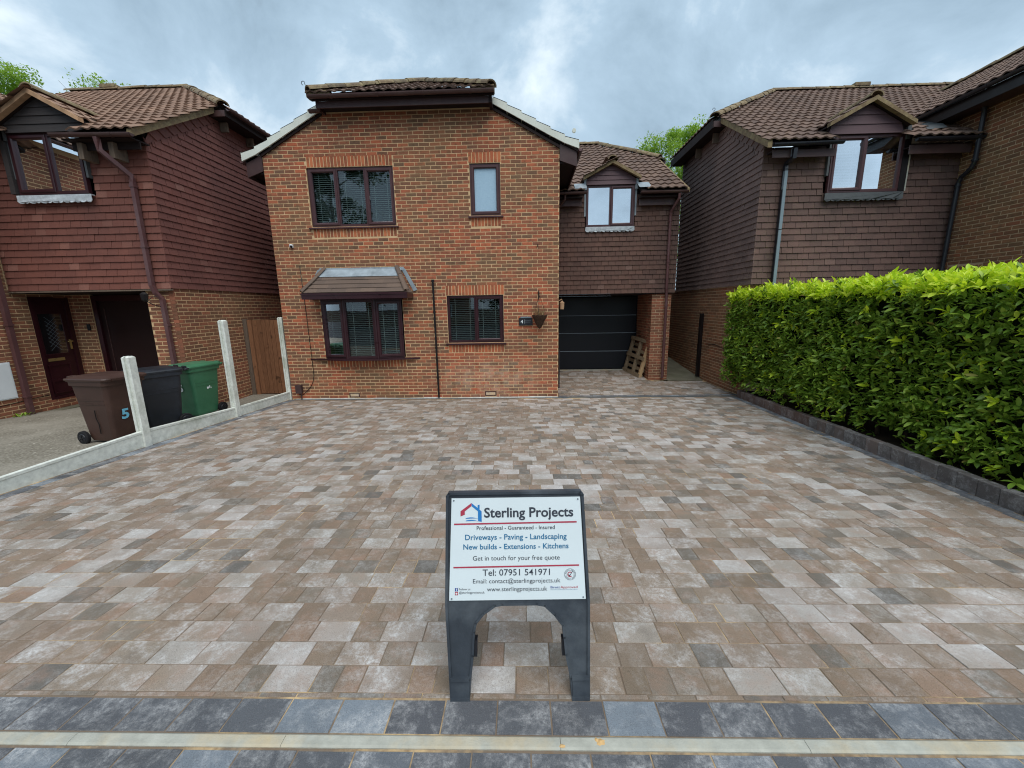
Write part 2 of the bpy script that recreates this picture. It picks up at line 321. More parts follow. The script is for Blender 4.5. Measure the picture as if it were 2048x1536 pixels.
# ------------------------------------------------------------------ mesh helpers
class MB:
    def __init__(s): s.v = []; s.f = []; s.mi = []
    def add(s, V, F, mi=0):
        o = len(s.v); s.v.extend([tuple(map(float, p)) for p in V])
        for q in F: s.f.append(tuple(i+o for i in q)); s.mi.append(mi)
        return s
    def box(s, x0, x1, y0, y1, z0, z1, mi=0):
        return s.add([(x0, y0, z0), (x1, y0, z0), (x1, y1, z0), (x0, y1, z0), (x0, y0, z1), (x1, y0, z1), (x1, y1, z1), (x0, y1, z1)], BOXF, mi)
    def boxf(s, fr, a0, a1, d0, d1, z0, z1, mi=0):
        P = lambda a, d, z: fpt(fr, a, d, z)
        return s.add([P(a0, d0, z0), P(a1, d0, z0), P(a1, d1, z0), P(a0, d1, z0), P(a0, d0, z1), P(a1, d0, z1), P(a1, d1, z1), P(a0, d1, z1)], BOXF, mi)
    def prism(s, pts, vec, mi=0):
        n = len(pts); V = [tuple(p) for p in pts]+[tuple(np.asarray(p)+np.asarray(vec)) for p in pts]
        F = [tuple(range(n))[::-1], tuple(range(n, 2*n))]+[(i, (i+1) % n, (i+1) % n+n, i+n) for i in range(n)]
        return s.add(V, F, mi)
    def quad(s, a, b, c, d, mi=0): return s.add([a, b, c, d], [(0, 1, 2, 3)], mi)
    def tube(s, path, r, n=10, mi=0, cap=True, sq=False):
        P = [np.asarray(p, float) for p in path]; rings = []
        rr = r if isinstance(r, (list, tuple)) else [r]*len(P)
        for i, p in enumerate(P):
            t = (P[min(i+1, len(P)-1)]-P[max(i-1, 0)]); t = t/np.linalg.norm(t)
            up = np.array([0, 0, 1.0]) if abs(t[2]) < 0.9 else np.array([0, 1.0, 0])
            u = np.cross(up, t); u /= np.linalg.norm(u); w_ = np.cross(t, u)
            ph = PI/4 if sq else 0
            rings.append([p+rr[i]*(math.cos(ph+2*PI*j/n)*u+math.sin(ph+2*PI*j/n)*w_) for j in range(n)])
        V = [q for R_ in rings for q in R_]; F = []
        for i in range(len(P)-1):
            for j in range(n): F.append((i*n+j, i*n+(j+1) % n, (i+1)*n+(j+1) % n, (i+1)*n+j))
        if cap: F += [tuple(range(n))[::-1], tuple(range((len(P)-1)*n, len(P)*n))]
        return s.add(V, F, mi)
    def sweep(s, prof, p0, p1, side, up, mi=0, cap=True):
        p0, p1, side, up = (np.asarray(q, float) for q in (p0, p1, side, up)); n = len(prof)
        V = [p0+side*a+up*b for a, b in prof]+[p1+side*a+up*b for a, b in prof]
        F = [(i, (i+1) % n, (i+1) % n+n, i+n) for i in range(n)]
        if cap: F += [tuple(range(n))[::-1], tuple(range(n, 2*n))]
        return s.add(V, F, mi)
BOXF = [(0, 3, 2, 1), (4, 5, 6, 7), (0, 1, 5, 4), (1, 2, 6, 5), (2, 3, 7, 6), (3, 0, 4, 7)]
def fpt(fr, a, d, z):
    (ox, oy), (ux, uy), (nx, ny) = fr
    return (ox+ux*a+nx*d, oy+uy*a+ny*d, z)
def front(y): return ((0, y), (1, 0), (0, -1))
def east(x): return ((x, 0), (0, 1), (1, 0))       # wall facing +X
def west(x): return ((x, 0), (0, 1), (-1, 0))

def mesh(name, V, F, mats, mi=None, smooth=False):
    me = bpy.data.meshes.new(name); me.from_pydata(V, [], F)
    for m in (mats if isinstance(mats, (list, tuple)) else [mats]): me.materials.append(MAT[m])
    if mi is not None and len(set(mi)) > 1: me.polygons.foreach_set('material_index', mi)
    if smooth: me.polygons.foreach_set('use_smooth', [True]*len(me.polygons))
    me.update(); return me
def link(name, me, parent=None):
    o = bpy.data.objects.new(name, me); COL.objects.link(o)
    if parent is not None:
        o.parent = parent
        base = parent.get('_base')
        if base is not None: o.matrix_parent_inverse = Matrix.Translation(Vector(base)).inverted()
    return o
def part(name, mb, mat, parent, smooth=False, kind=None):
    o = link(name, mesh(name, mb.v, mb.f, mat, mb.mi, smooth), parent)
    if kind: o['kind'] = kind
    return o
def thing(name, label, cat, loc, group=None):
    o = bpy.data.objects.new(name, None); COL.objects.link(o); o.location = loc; o.empty_display_size = 0.2
    o['label'] = label; o['category'] = cat; o['_base'] = list(map(float, loc))
    if group: o['group'] = group
    return o
def struct(name, mb, mat, smooth=False):
    o = part(name, mb, mat, None, smooth); o['kind'] = 'structure'; return o

# pieces: shared meshes laid many times; the largest in view become objects, the rest one mass
PM = {}
def reg(key, V, F):
    if key not in PM: PM[key] = (np.array(V, float), [tuple(q) for q in F])
    return key
def lay(parent, name, mass, items, mats, limit=300, smooth=False, local=None):
    """items: (key, loc, R or None, material index). One object per piece up to limit, the others joined."""
    if not items: return
    mats = mats if isinstance(mats, (list, tuple)) else [mats]
    sc = []
    for i, (key, loc, R_, m) in enumerate(items):
        V = PM[key][0]; x, y, z = project(loc)
        e = np.sort(V.max(0)-V.min(0))
        a = e[2]*e[1]/z**2 if z > 0.3 and -5 < x < 2053 and -5 < y < 1541 else 0
        sc.append(a)
    order = np.argsort(-np.array(sc)); sel = set(int(i) for i in order[:limit] if sc[int(i)] > 0)
    cache = {}
    VV, FF, MI, nv = [], [], [], 0
    for i, (key, loc, R_, m) in enumerate(items):
        V, F = PM[key]
        if i in sel:
            ck = (key, m)
            if ck not in cache: cache[ck] = mesh(name, V.tolist(), F, mats[m], None, smooth)
            o = bpy.data.objects.new(name, cache[ck]); COL.objects.link(o); o.parent = parent
            base = parent.get('_base')
            if base is not None: o.matrix_parent_inverse = Matrix.Translation(Vector(base)).inverted()
            if R_ is None: o.location = tuple(loc)
            else:
                o.matrix_basis = Matrix([[*R_[0], loc[0]], [*R_[1], loc[1]], [*R_[2], loc[2]], [0, 0, 0, 1]])
        else:
            W_ = (V if R_ is None else V@np.asarray(R_).T)+np.asarray(loc)
            VV.append(W_); FF += [tuple(q+nv for q in f) for f in F]; MI += [m]*len(F); nv += len(V)
    if VV:
        me = mesh(mass, np.concatenate(VV).tolist(), FF, mats, MI, smooth)
        o = link(mass, me, parent); o['kind'] = 'stuff'
    return

def rotz(a): c, s = math.cos(a), math.sin(a); return np.array([[c, -s, 0], [s, c, 0], [0, 0, 1]])
def rotx(a): c, s = math.cos(a), math.sin(a); return np.array([[1, 0, 0], [0, c, -s], [0, s, c]])
def roty(a): c, s = math.cos(a), math.sin(a); return np.array([[c, 0, s], [0, 1, 0], [-s, 0, c]])

# ---- brickwork
def brick_key(fr, L, h, depth=0.1, ch=0.004):
    L = round(L/0.005)*0.005; key = ('brick', fr[1], fr[2], round(L, 3), round(h, 3))
    if key in PM: return key
    f0 = ((0, 0), fr[1], fr[2]); V = []
    for d, i in ((0.0, ch), (-ch, 0.0), (-depth, 0.0)):
        V += [fpt(f0, -L/2+i, d, -h/2+i), fpt(f0, L/2-i, d, -h/2+i), fpt(f0, L/2-i, d, h/2-i), fpt(f0, -L/2+i, d, h/2-i)]
    F = [(0, 1, 2, 3)]+[(a+r*4, (a+1) % 4+r*4, (a+1) % 4+(r+1)*4, a+(r+1)*4) for r in (0, 1) for a in range(4)]
    return reg(key, V, F)
def intervals(lo, hi, cuts):
    out = [(lo, hi)]
    for c0, c1 in cuts:
        nx = []
        for a, b in out:
            if c1 <= a or c0 >= b: nx.append((a, b)); continue
            if c0 > a: nx.append((a, c0))
            if c1 < b: nx.append((c1, b))
        out = nx
    return out
def bricks(fr, a0, a1, z0, z1, holes=(), clip=None, stride=0.225, course=0.075, phase=0.0, j=0.012, mi=0):
    items = []; n = int((z1-z0)/course+0.5)
    for r in range(n):
        zb = z0+r*course; zm = zb+course/2
        lo, hi = (a0, a1) if clip is None else clip(zm, a0, a1)
        if hi-lo < 0.05: continue
        for s0, s1 in intervals(lo, hi, [(h[0], h[1]) for h in holes if h[2] < zm < h[3]]):
            st = a0+phase+(stride/2 if r % 2 else 0)
            x = st+math.floor((s0-st)/stride)*stride
            while x < s1:
                b0, b1 = max(x, s0), min(x+stride, s1); x += stride
                L = b1-b0-j
                if L < 0.03: continue
                d = max(-0.0018, min(0.003, random.gauss(0, 0.0012)))
                items.append((brick_key(fr, L, course-j), fpt(fr, (b0+b1)/2, d, zm+random.gauss(0, 0.0006)), None, mi))
    return items
def soldiers(fr, a0, a1, z0, z1, mi=1, j=0.012):
    n = max(1, round((a1-a0)/0.075)); w_ = (a1-a0)/n; out = []
    for i in range(n):
        out.append((brick_key(fr, w_-j, z1-z0-j), fpt(fr, a0+(i+0.5)*w_, max(-0.0018, random.gauss(0, 0.001)), (z0+z1)/2), None, mi))
    return out
def mortar(mb, fr, a0, a1, z0, z1, holes=(), d=-0.004, t=0.13):
    zs = sorted({z0, z1}|{min(max(h[i], z0), z1) for h in holes for i in (2, 3)})
    for q0, q1 in zip(zs[:-1], zs[1:]):
        if q1-q0 < 1e-4: continue
        zm = (q0+q1)/2
        for s0, s1 in intervals(a0, a1, [(h[0], h[1]) for h in holes if h[2] < zm < h[3]]):
            mb.boxf(fr, s0, s1, d-t, d, q0, q1)

# ---- hung tiles
def hung_key(fr, w_, g):
    w_ = round(w_/0.005)*0.005; key = ('hung', fr[1], fr[2], round(w_, 3), g)
    if key in PM: return key
    f0 = ((0, 0), fr[1], fr[2]); h = g*1.35; V = []
    for z, d0, d1 in ((0, 0.018, 0.034), (h, -0.004, 0.008)):
        V += [fpt(f0, -w_/2, d0, z), fpt(f0, w_/2, d0, z), fpt(f0, w_/2, d1, z), fpt(f0, -w_/2, d1, z)]
    return reg(key, V, BOXF)
def hung(fr, a0, a1, z0, z1, w_, g, holes=(), clip=None, mi=0, gap=0.009):
    items = []; r = 0; z = z0
    while z < z1-0.02:
        zm = z+g/2; lo, hi = (a0, a1) if clip is None else clip(zm, a0, a1)
        if hi-lo > 0.04:
            for s0, s1 in intervals(lo, hi, [(h[0], h[1]) for h in holes if h[2]-g*0.3 < zm < h[3]]):
                st = a0+(w_/2 if r % 2 else 0); x = st+math.floor((s0-st)/w_)*w_
                while x < s1:
                    b0, b1 = max(x, s0), min(x+w_, s1); x += w_
                    if b1-b0 < 0.03: continue
                    R_ = None
                    if random.random() < 0.5:
                        R_ = (roty if fr[1][0] else rotx)(random.gauss(0, 0.010))@rotz(random.gauss(0, 0.012))
                    items.append((hung_key(fr, b1-b0-gap, g), fpt(fr, (b0+b1)/2, random.gauss(0, 0.0015), z), R_, mi))
        z += g; r += 1
    return items

# ---- roof tiles
TW, TL = 0.195, 0.315
def _tile():
    n = 8; V = []; F = []
    for v, lift in ((0.0, 0.034), (TL*1.16, 0.0)):
        for i in range(n+1):
            u = i/n; prof = 0.5-0.5*math.cos(2*PI*u)
            V.append((u*TW*1.03-TW/2, v, lift+0.029*prof**1.15))
    for i in range(n+1):
        V.append((V[i][0], 0.0, V[i][2]-0.024))
    for i in range(n):
        F.append((i, i+1, n+1+i+1, n+1+i)); F.append((2*(n+1)+i, 2*(n+1)+i+1, i+1, i))
    return reg('rooftile', V, F)
_tile()
def _cap(key, r, L, flat=0.8):
    V = []; F = []; n = 8
    for y, s in ((0, 1.06), (L, 0.96)):
        for i in range(n+1):
            a = PI*i/n; V.append((-r*s*math.cos(a), y, r*s*math.sin(a)*flat))
    for i in range(n+1): V.append((V[i][0]*0.82, 0, V[i][2]*0.8-0.004))
    for i in range(n): F.append((i, i+1, n+2+i, n+1+i)); F.append((2*n+2+i, 2*n+3+i, i+1, i))
    return reg(key, V, F)
_cap('ridgecap', 0.12, 0.43)
_cap('canopycap', 0.055, 0.28)
def tiles(O, eu, ev, umax, vmax, inside, u0=0.0, mi=0):
    O, eu, ev = (np.asarray(q, float) for q in (O, eu, ev)); en = np.cross(eu, ev); R0 = np.stack([eu, ev, en], 1); out = []
    nv = int(vmax/TL)+1
    for r in range(nv):
        v = r*TL
        for i in range(int((umax-u0)/TW)+1):
            u = u0+(i+0.5)*TW
            if not inside(u, v+TL*0.5): continue
            R_ = R0@rotz(random.gauss(0, 0.006))@rotx(random.gauss(0, 0.006))
            out.append(('rooftile', O+eu*u+ev*v+en*0.01, R_, mi))
    return out
def caps(p0, p1, key='ridgecap', L=0.41, mi=0, lift=0.0, tilt=0.0):
    p0, p1 = np.asarray(p0, float), np.asarray(p1, float); d = p1-p0; n = max(1, int(round(np.linalg.norm(d)/L))); t = d/np.linalg.norm(d)
    up = np.array([0, 0, 1.0]); x = np.cross(t, up); x /= np.linalg.norm(x); z = np.cross(x, t); R0 = np.stack([x, t, z], 1); out = []
    for i in range(n):
        out.append((key, p0+d*i/n+np.array([0, 0, lift+random.gauss(0, 0.006)]), R0@rotz(random.gauss(0, 0.02)), mi))
    return out

GUT = [(0.055*math.cos(a), -0.055*math.sin(a)) for a in np.linspace(0, PI, 9)]+[(-0.047*math.cos(a), -0.047*math.sin(a)) for a in np.linspace(0, PI, 9)]
def gutter(parent, p0, p1, out, mat, clips=1.0, name='gutter'):
    """half-round gutter from p0 to p1, 'out' = horizontal unit vector across it"""
    mb = MB().sweep(GUT, p0, p1, out, (0, 0, 1))
    p0, p1 = np.asarray(p0, float), np.asarray(p1, float); d = p1-p0; L = np.linalg.norm(d); t = d/L; o = np.asarray(out, float)
    for e_ in (p0, p1):     # stop ends
        mb.add([e_+o*a+np.array([0, 0, b]) for a, b in GUT[:9]], [tuple(range(9))])
    g = part(name, mb, mat, parent)
    n = max(1, int(L/clips)); cb = MB()
    for i in range(n):
        q = p0+t*(L*(i+0.5)/n); prof = [(a*1.09, b*1.09) for a, b in GUT[:9]]+[(a*0.99, b*0.99) for a, b in GUT[:9]][::-1]
        cb.sweep(prof, q-t*0.02, q+t*0.02, out, (0, 0, 1))
    part('gutter_clip', cb, mat, g)
    return g
def downpipe(parent, path, mat, r=0.034, sq=False, clips=(), name='downpipe'):
    mb = MB().tube(path, r*(1.35 if sq else 1), 4 if sq else 12, sq=sq)
    g = part(name, mb, mat, parent, smooth=False)
    for p in clips:
        p = np.asarray(p, float); part('pipe_clip', MB().tube([p-(0, 0, 0.018), p+(0, 0, 0.018)], r*1.35*(1.3 if sq else 1), 4 if sq else 12, sq=sq), mat, g)
    return g

# ---- windows
def window(parent, fr, a0, a1, z0, z1, lights, mat, glass='glass', blind='blind', d=-0.03, ft=0.055, sill=True, depth=0.07, room=True, slat=0.042, tilt=0.35, curtain=False, interior='interior', sill_out=0.05, label=None, handle=True):
    """lights: list of (fraction0, fraction1, 'c' casement / 'f' fixed)"""
    W_ = a1-a0; mb = MB()
    mb.boxf(fr, a0, a0+ft, d-depth, d, z0, z1); mb.boxf(fr, a1-ft, a1, d-depth, d, z0, z1)
    mb.boxf(fr, a0+ft, a1-ft, d-depth, d, z1-ft, z1); mb.boxf(fr, a0+ft, a1-ft, d-depth, d, z0, z0+ft)
    for f0, f1, kd in lights[1:]:
        x = a0+W_*f0; mb.boxf(fr, x-ft*0.45, x+ft*0.45, d-depth, d-0.001, z0+ft, z1-ft)
    w_ = part('window', mb, mat, parent)
    if label: w_['label'] = label
    for f0, f1, kd in lights:
        x0 = a0+W_*f0+(ft*0.6 if f0 == 0 else ft*0.1); x1 = a0+W_*f1-(ft*0.6 if f1 == 1 else ft*0.1)
        y0, y1 = z0+ft*0.6, z1-ft*0.6
        if kd == 'c':
            m = MB(); c_ = 0.06; dd = d+0.018
            # mitred sash with a chamfered inner bead
            P = lambda i, q, dp: [fpt(fr, x0+i, dp, y0+q), fpt(fr, x1-i, dp, y0+q), fpt(fr, x1-i, dp, y1-q), fpt(fr, x0+i, dp, y1-q)]
            rings = [P(0, 0, d-0.04), P(0, 0, dd-0.008), P(0.008, 0.008, dd), P(c_-0.016, c_-0.016, dd), P(c_, c_, dd-0.02), P(c_, c_, d-0.04)]
            V = [p for R_ in rings for p in R_]; F = [(r*4+i, r*4+(i+1) % 4, (r+1)*4+(i+1) % 4, (r+1)*4+i) for r in range(5) for i in range(4)]
            m.add(V, F); part('casement', m, mat, w_)
            x0 += c_-0.002; x1 -= c_-0.002; y0 += c_-0.002; y1 -= c_-0.002
            if handle and abs(f1-f0) < 0.9:
                hx = x0 if f0 > 0.4 else x1
                part('handle', MB().boxf(fr, hx-0.008, hx+0.008, -0.075, -0.062, (y0+y1)/2-0.05, (y0+y1)/2+0.03), 'white_plastic', w_)
        else:
            x0 += ft*0.35; x1 -= ft*0.35; y0 += ft*0.35; y1 -= ft*0.35
        g = MB().boxf(fr, x0, x1, d-0.036, d-0.032, y0, y1); part('pane', g, glass, w_)
        if blind:
            bm = MB(); z = y0+0.02; dd = d-depth-0.06
            while z < y1+0.02:
                h = 0.021; dz = h*math.sin(tilt); dx = h*math.cos(tilt)
                q = [fpt(fr, x0-0.02, dd+dx, z-dz), fpt(fr, x1+0.02, dd+dx, z-dz), fpt(fr, x1+0.02, dd-dx, z+dz), fpt(fr, x0-0.02, dd-dx, z+dz)]
                bm.prism(q, (0, 0, 0.0025)); z += slat
            for t in (0.2, 0.8):
                xx = x0+(x1-x0)*t; bm.boxf(fr, xx-0.006, xx+0.006, dd+0.020, dd+0.022, y0, y1)
            o = part('blind', bm, blind, w_, kind='stuff')
        if curtain:
            cm = MB(); n = 10
            for i in range(n):
                u0 = x0-0.02+(x1-x0)*0.3*i/n; cm.tube([fpt(fr, u0, d-depth-0.045-0.02*(i % 2), y0-0.1), fpt(fr, u0, d-depth-0.045-0.02*(i % 2), y1+0.1)], 0.032, 6)
            part('curtain', cm, 'curtain', w_)
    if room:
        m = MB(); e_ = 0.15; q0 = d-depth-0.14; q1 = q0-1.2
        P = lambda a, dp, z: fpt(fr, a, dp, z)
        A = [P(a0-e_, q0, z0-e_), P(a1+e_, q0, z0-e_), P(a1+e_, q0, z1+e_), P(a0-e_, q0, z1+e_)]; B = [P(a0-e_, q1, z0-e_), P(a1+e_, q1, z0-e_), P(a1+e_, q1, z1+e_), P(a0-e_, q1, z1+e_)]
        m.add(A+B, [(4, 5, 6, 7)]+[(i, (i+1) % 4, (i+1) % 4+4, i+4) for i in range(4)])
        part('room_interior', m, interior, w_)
    if sill:
        s_ = MB(); so_ = sill_out
        s_.add([fpt(fr, a, dd, z) for a in (a0-0.05, a1+0.05) for dd, z in ((d-0.02, z0), (so_, z0-0.018), (so_, z0-0.045), (d-0.02, z0-0.045))],
               [(0, 1, 2, 3), (7, 6, 5, 4), (0, 4, 5, 1), (1, 5, 6, 2), (2, 6, 7, 3), (3, 7, 4, 0)])
        part('sill', s_, mat, w_)
    return w_

def scallop_apron(parent, fr, a0, a1, z0, z1, mat, d=0.05, name='lead_apron'):
    n = max(4, int((a1-a0)/0.1)); w_ = (a1-a0)/n; pts = [(a0-0.01, z1), (a0-0.015, z0+0.03)]
    for i in range(n):
        for t in np.linspace(0, PI, 6)[:-1]:
            pts.append((a0+w_*(i+0.5)-w_/2*math.cos(t), z0+0.03-0.03*math.sin(t)-0.006*random.random()))
    pts += [(a1+0.015, z0+0.03), (a1+0.01, z1)]
    nv = np.array(fpt(fr, 0, 1, 0))-np.array(fpt(fr, 0, 0, 0))
    mb = MB().prism([fpt(fr, a, d+(0.012*math.sin(a*31)), z) for a, z in pts], nv*0.012)
    mb.boxf(fr, a0, a1, d-0.06, d+0.004, z1-0.012, z1+0.004)
    return part(name, mb, mat, parent)

# ---- lettering
_tc = {}
def text_geo(s, bold=0.0):
    if (s, bold) in _tc: return _tc[(s, bold)]
    cu = bpy.data.curves.new('t', 'FONT'); cu.body = s; cu.offset = bold; cu.resolution_u = 3
    ob = bpy.data.objects.new('t', cu); COL.objects.link(ob)
    dg = bpy.context.evaluated_depsgraph_get(); dg.update()
    me = bpy.data.meshes.new_from_object(ob.evaluated_get(dg))
    V = np.array([v.co[:] for v in me.vertices]); F = [tuple(p.vertices) for p in me.polygons]
    bpy.data.objects.remove(ob); bpy.data.curves.remove(cu); bpy.data.meshes.remove(me)
    _tc[(s, bold)] = (V, F); return V, F
def text_on(mb, s, fn, x0, x1, y0, h=None, bold=0.0, mi=0):
    """write s from x0 to x1 on baseline y0; fn maps (x, y) to a 3D point; h = cap height (else proportional)"""
    V, F = text_geo(s, bold); lo, hi = V[:, 0].min(), V[:, 0].max()
    sx = (x1-x0)/(hi-lo); sy = sx if h is None else h/0.73
    mb.add([fn(x0+(v[0]-lo)*sx, y0+v[1]*sy) for v in V], F, mi)

# ================================================================== GROUND
K = 0.04                       # the drive falls 1 in 25 towards the house
def dz(y): return -K*y if y < 0 else (0.0 if y < 1.9 else 0.075*(y-1.9))
mb = MB()
ys = [-400, -60, -9.2, -7.9, -7.7, 0, 1.9, 60, 500]
for y0, y1 in zip(ys[:-1], ys[1:]):
    z = lambda y: (-K*max(y, -9.2) if y < 0 else 0.0)-0.10
    mb.quad((-500, y0, z(y0)), (500, y0, z(y0)), (500, y1, z(y1)), (-500, y1, z(y1)))
struct('ground', mb, 'soil')
# road behind the camera
struct('road', MB().quad((-60, -30, K*9.2-0.03), (60, -30, K*9.2-0.03), (60, -9.0, K*9.0-0.03), (-60, -9.0, K*9.0-0.03)), 'asphalt')
# neighbour's old concrete drive
def lz(y): return 0.04-0.045*y
mb = MB(); n = 12
for i in range(n):
    y0 = -9.0+i*(9.0+3.0)/n; y1 = y0+12.0/n
    mb.quad((-30, y0, lz(min(y0, 0))), (-5.70, y0, lz(min(y0, 0))), (-5.70, y1, lz(min(y1, 0))), (-30, y1, lz(min(y1, 0))))
struct('neighbour_drive', mb, 'old_concrete')
# side path between garage and right-hand house
mb = MB()
mb.quad((3.9, 2.0, 0.012), (5.0, 2.0, 0.012), (5.0, 4.5, 0.30), (3.9, 4.5, 0.30)); mb.quad((3.9, 4.5, 0.30), (5.0, 4.5, 0.30), (5.0, 14, 0.5), (3.9, 14, 0.5))
mb.box(3.98, 4.94, 1.93, 2.0, -0.05, 0.022)
struct('side_path', mb, 'slab')

# ---- driveway of block pavers
ROW_TILT = 0.0095
drv = MB()
drv.quad((-5.75, -9.0, K*9.0-0.0025), (5.0, -9.0, K*9.0-0.0025), (5.0, 0.0, -0.0025), (-5.75, 0.0, -0.0025))
drv.quad((0.75, 0.0, -0.0045), (5.0, 0.0, -0.0045), (5.0, 1.9, -0.0045), (0.75, 1.9, -0.0045))
drv.quad((0.75, 1.9, -0.0045), (3.6, 1.9, -0.0045), (3.6, 3.5, dz(3.5)-0.0045), (0.75, 3.5, dz(3.5)-0.0045))
drive = struct('driveway', drv, 'joint_sand')
def paver_key(w_, d_):
    key = ('paver', round(w_, 3), round(d_, 3))
    if key in PM: return key
    h, c_ = 0.05, 0.0022; V = []
    for z, i in ((-h, 0), (-c_, 0), (0, c_)):
        V += [(-w_/2+i, -d_/2+i, z), (w_/2-i, -d_/2+i, z), (w_/2-i, d_/2-i, z), (-w_/2+i, d_/2-i, z)]
    F = [(8, 9, 10, 11)]+[(r*4+a, r*4+(a+1) % 4, (r+1)*4+(a+1) % 4, (r+1)*4+a) for r in (0, 1) for a in range(4)]
    return reg(key, V, F)
def left_edge(y): return -5.56-0.0*y
def kerb_x(y): return 4.82+0.082*y*0.99 if y > -6 else 4.82+0.082*-6
SL = rotx(-math.atan(K)); RT = rotz(math.atan(ROW_TILT))
pav = []; GAP = 0.004
def put_paver(x0, x1, yc, dep, m, slope=SL, zf=None, tilt=True):
    xm = (x0+x1)/2; y = yc+(ROW_TILT*xm if tilt else 0)
    z = (dz(y) if zf is None else zf(y))+max(-0.0009, min(0.003, random.gauss(0.0003, 0.0011)))
    R_ = slope@(RT if tilt else np.eye(3))@rotx(random.gauss(0, 0.004))@roty(random.gauss(0, 0.004))
    w_ = round((x1-x0-GAP)/0.005)*0.005
    if w_ > 0.02: pav.append((paver_key(w_, dep-GAP), (xm, y, z), R_, m))
def width_seq():
    r = random.random()
    return (0.24 if r < 0.50 else 0.16 if r < 0.78 else 0.12)
RD = 0.152
y_first = -7.452
# the cut sliver course against the front border
x = -4.6
while x < 5.0:
    w_ = random.choice((0.18, 0.2, 0.2, 0.22, 0.24)); put_paver(x, x+w_, y_first-0.013, 0.026, 0); x += w_
yy = y_first+RD/2; r_ = 0
while yy < -0.12:
    xl, xr = left_edge(yy)+0.125, kerb_x(yy)-0.13
    x = xl-random.random()*0.2; last = None
    while x < xr:
        w_ = width_seq()
        if last == 0.24 and random.random() < 0.35: w_ = random.choice((0.12, 0.16))
        last = w_
        x0, x1 = max(x, xl), min(x+w_, xr); x += w_
        if x1-x0 > 0.03: put_paver(x0, x1, yy, RD, 1 if w_ > 0.2 else 0)
    yy += RD; r_ += 1
# apron in front of the garage and inside the recess
yy = 0.26
while yy < 3.25:
    xl, xr = 0.80, (4.88 if yy < 1.85 else 3.44); x = xl-random.random()*0.2
    sl = np.eye(3) if yy < 1.9 else rotx(math.atan(0.075))
    while x < xr:
        w_ = width_seq(); x0, x1 = max(x, xl), min(x+w_, xr); x += w_
        if x1-x0 > 0.03: put_paver(x0, x1, yy, RD, 1 if w_ > 0.2 else 0, slope=sl, tilt=False)
    yy += RD
# charcoal borders: the two front rows, the sides, the strip behind the drain
x = -5.2
while x < 5.0:
    put_paver(x, x+0.241, -7.563, 0.157, 2); x += 0.241
x = -5.05
while x < 5.0:
    for q in range(3): put_paver(x+0.11*(q % 2), x+0.11*(q % 2)+0.241, -7.790-q*0.16, 0.160, 2)
    x += 0.241
yy = -7.44
while yy < -0.1:
    y1 = yy+0.2
    xk = kerb_x(yy+0.1)
    for xa, xb in ((left_edge(yy)-0.04, left_edge(yy)+0.115), (xk-0.125, xk-0.006)):
        xm = (xa+xb)/2; ym = yy+0.1
        pav.append((paver_key(round(xb-xa-GAP, 3), 0.2-GAP), (xm, ym, dz(ym)+abs(random.gauss(0, 0.001))), SL@rotz(0.08 if xm > 0 else 0)@roty(random.gauss(0, 0.005)), 2))
    yy = y1
x = 0.8
while x < 4.85: put_paver(x, x+0.2, 0.125, 0.1, 2, slope=np.eye(3), tilt=False); x += 0.2
lay(drive, 'paver', 'paving', pav, ['paver_small', 'paver_large', 'paver_charcoal'], 300)
# concrete edging between the two charcoal rows, butted lengths
for x0, x1 in ((-5.6, -4.69), (-4.688, -3.77), (-3.768, -2.85), (-2.848, -1.95), (-1.948, -1.035), (-1.033, 0.132), (0.134, 1.14), (1.142, 2.05), (2.052, 2.96), (2.962, 3.87), (3.872, 4.8)):
    m = MB(); c = lambda x, y, z: (x, y+ROW_TILT*x, z)
    z = K*7.68; V = []
    for xx in (x0, x1):
        V += [c(xx, -7.702, z-0.15), c(xx, -7.702, z+0.004), c(xx, -7.694, z+0.009), c(xx, -7.658, z+0.009), c(xx, -7.650, z+0.003), c(xx, -7.650, z-0.15)]
    m.add(V, [(0, 1, 2, 3, 4, 5), (11, 10, 9, 8, 7, 6)]+[(i, i+6, (i+1) % 6+6, (i+1) % 6) for i in range(6)])
    part('edging_length', m, 'concrete_edge', drive)
# spilt jointing sand on the edging
m = MB()
for cx, cy, r0 in ((0.30, -7.672, 0.022), (0.285, -7.665, 0.012), (0.14, -7.69, 0.014)):
    pts = [(cx+r0*random.uniform(0.6, 1.1)*math.cos(a), cy+r0*0.8*random.uniform(0.5, 1.1)*math.sin(a)) for a in np.linspace(0, 2*PI, 14)[:-1]]
    z = K*7.68+0.0092
    m.add([(p[0], p[1]+ROW_TILT*cx, z) for p in pts]+[(cx, cy+ROW_TILT*cx, z+0.006)], [(i, (i+1) % 13, 13) for i in range(13)])
part('spilt_sand', m, 'sand', drive)
# slotted drain channel along the house line
for x0, x1 in ((-5.5, -4.5), (-4.498, -3.5), (-3.498, -2.5), (-2.498, -1.5), (-1.498, -0.5), (-0.498, 0.5), (0.502, 1.5), (1.502, 2.5), (2.502, 3.5), (3.502, 4.72)):
    m = MB().box(x0, x1, -0.062, -0.038, -0.04, 0.008); m.box(x0, x1, -0.022, 0.0 if x1 < 0.7 else 0.008, -0.04, 0.008); m.box(x0, x1, -0.038, -0.022, -0.04, -0.012)
    part('drain_channel', m, 'steel', drive)

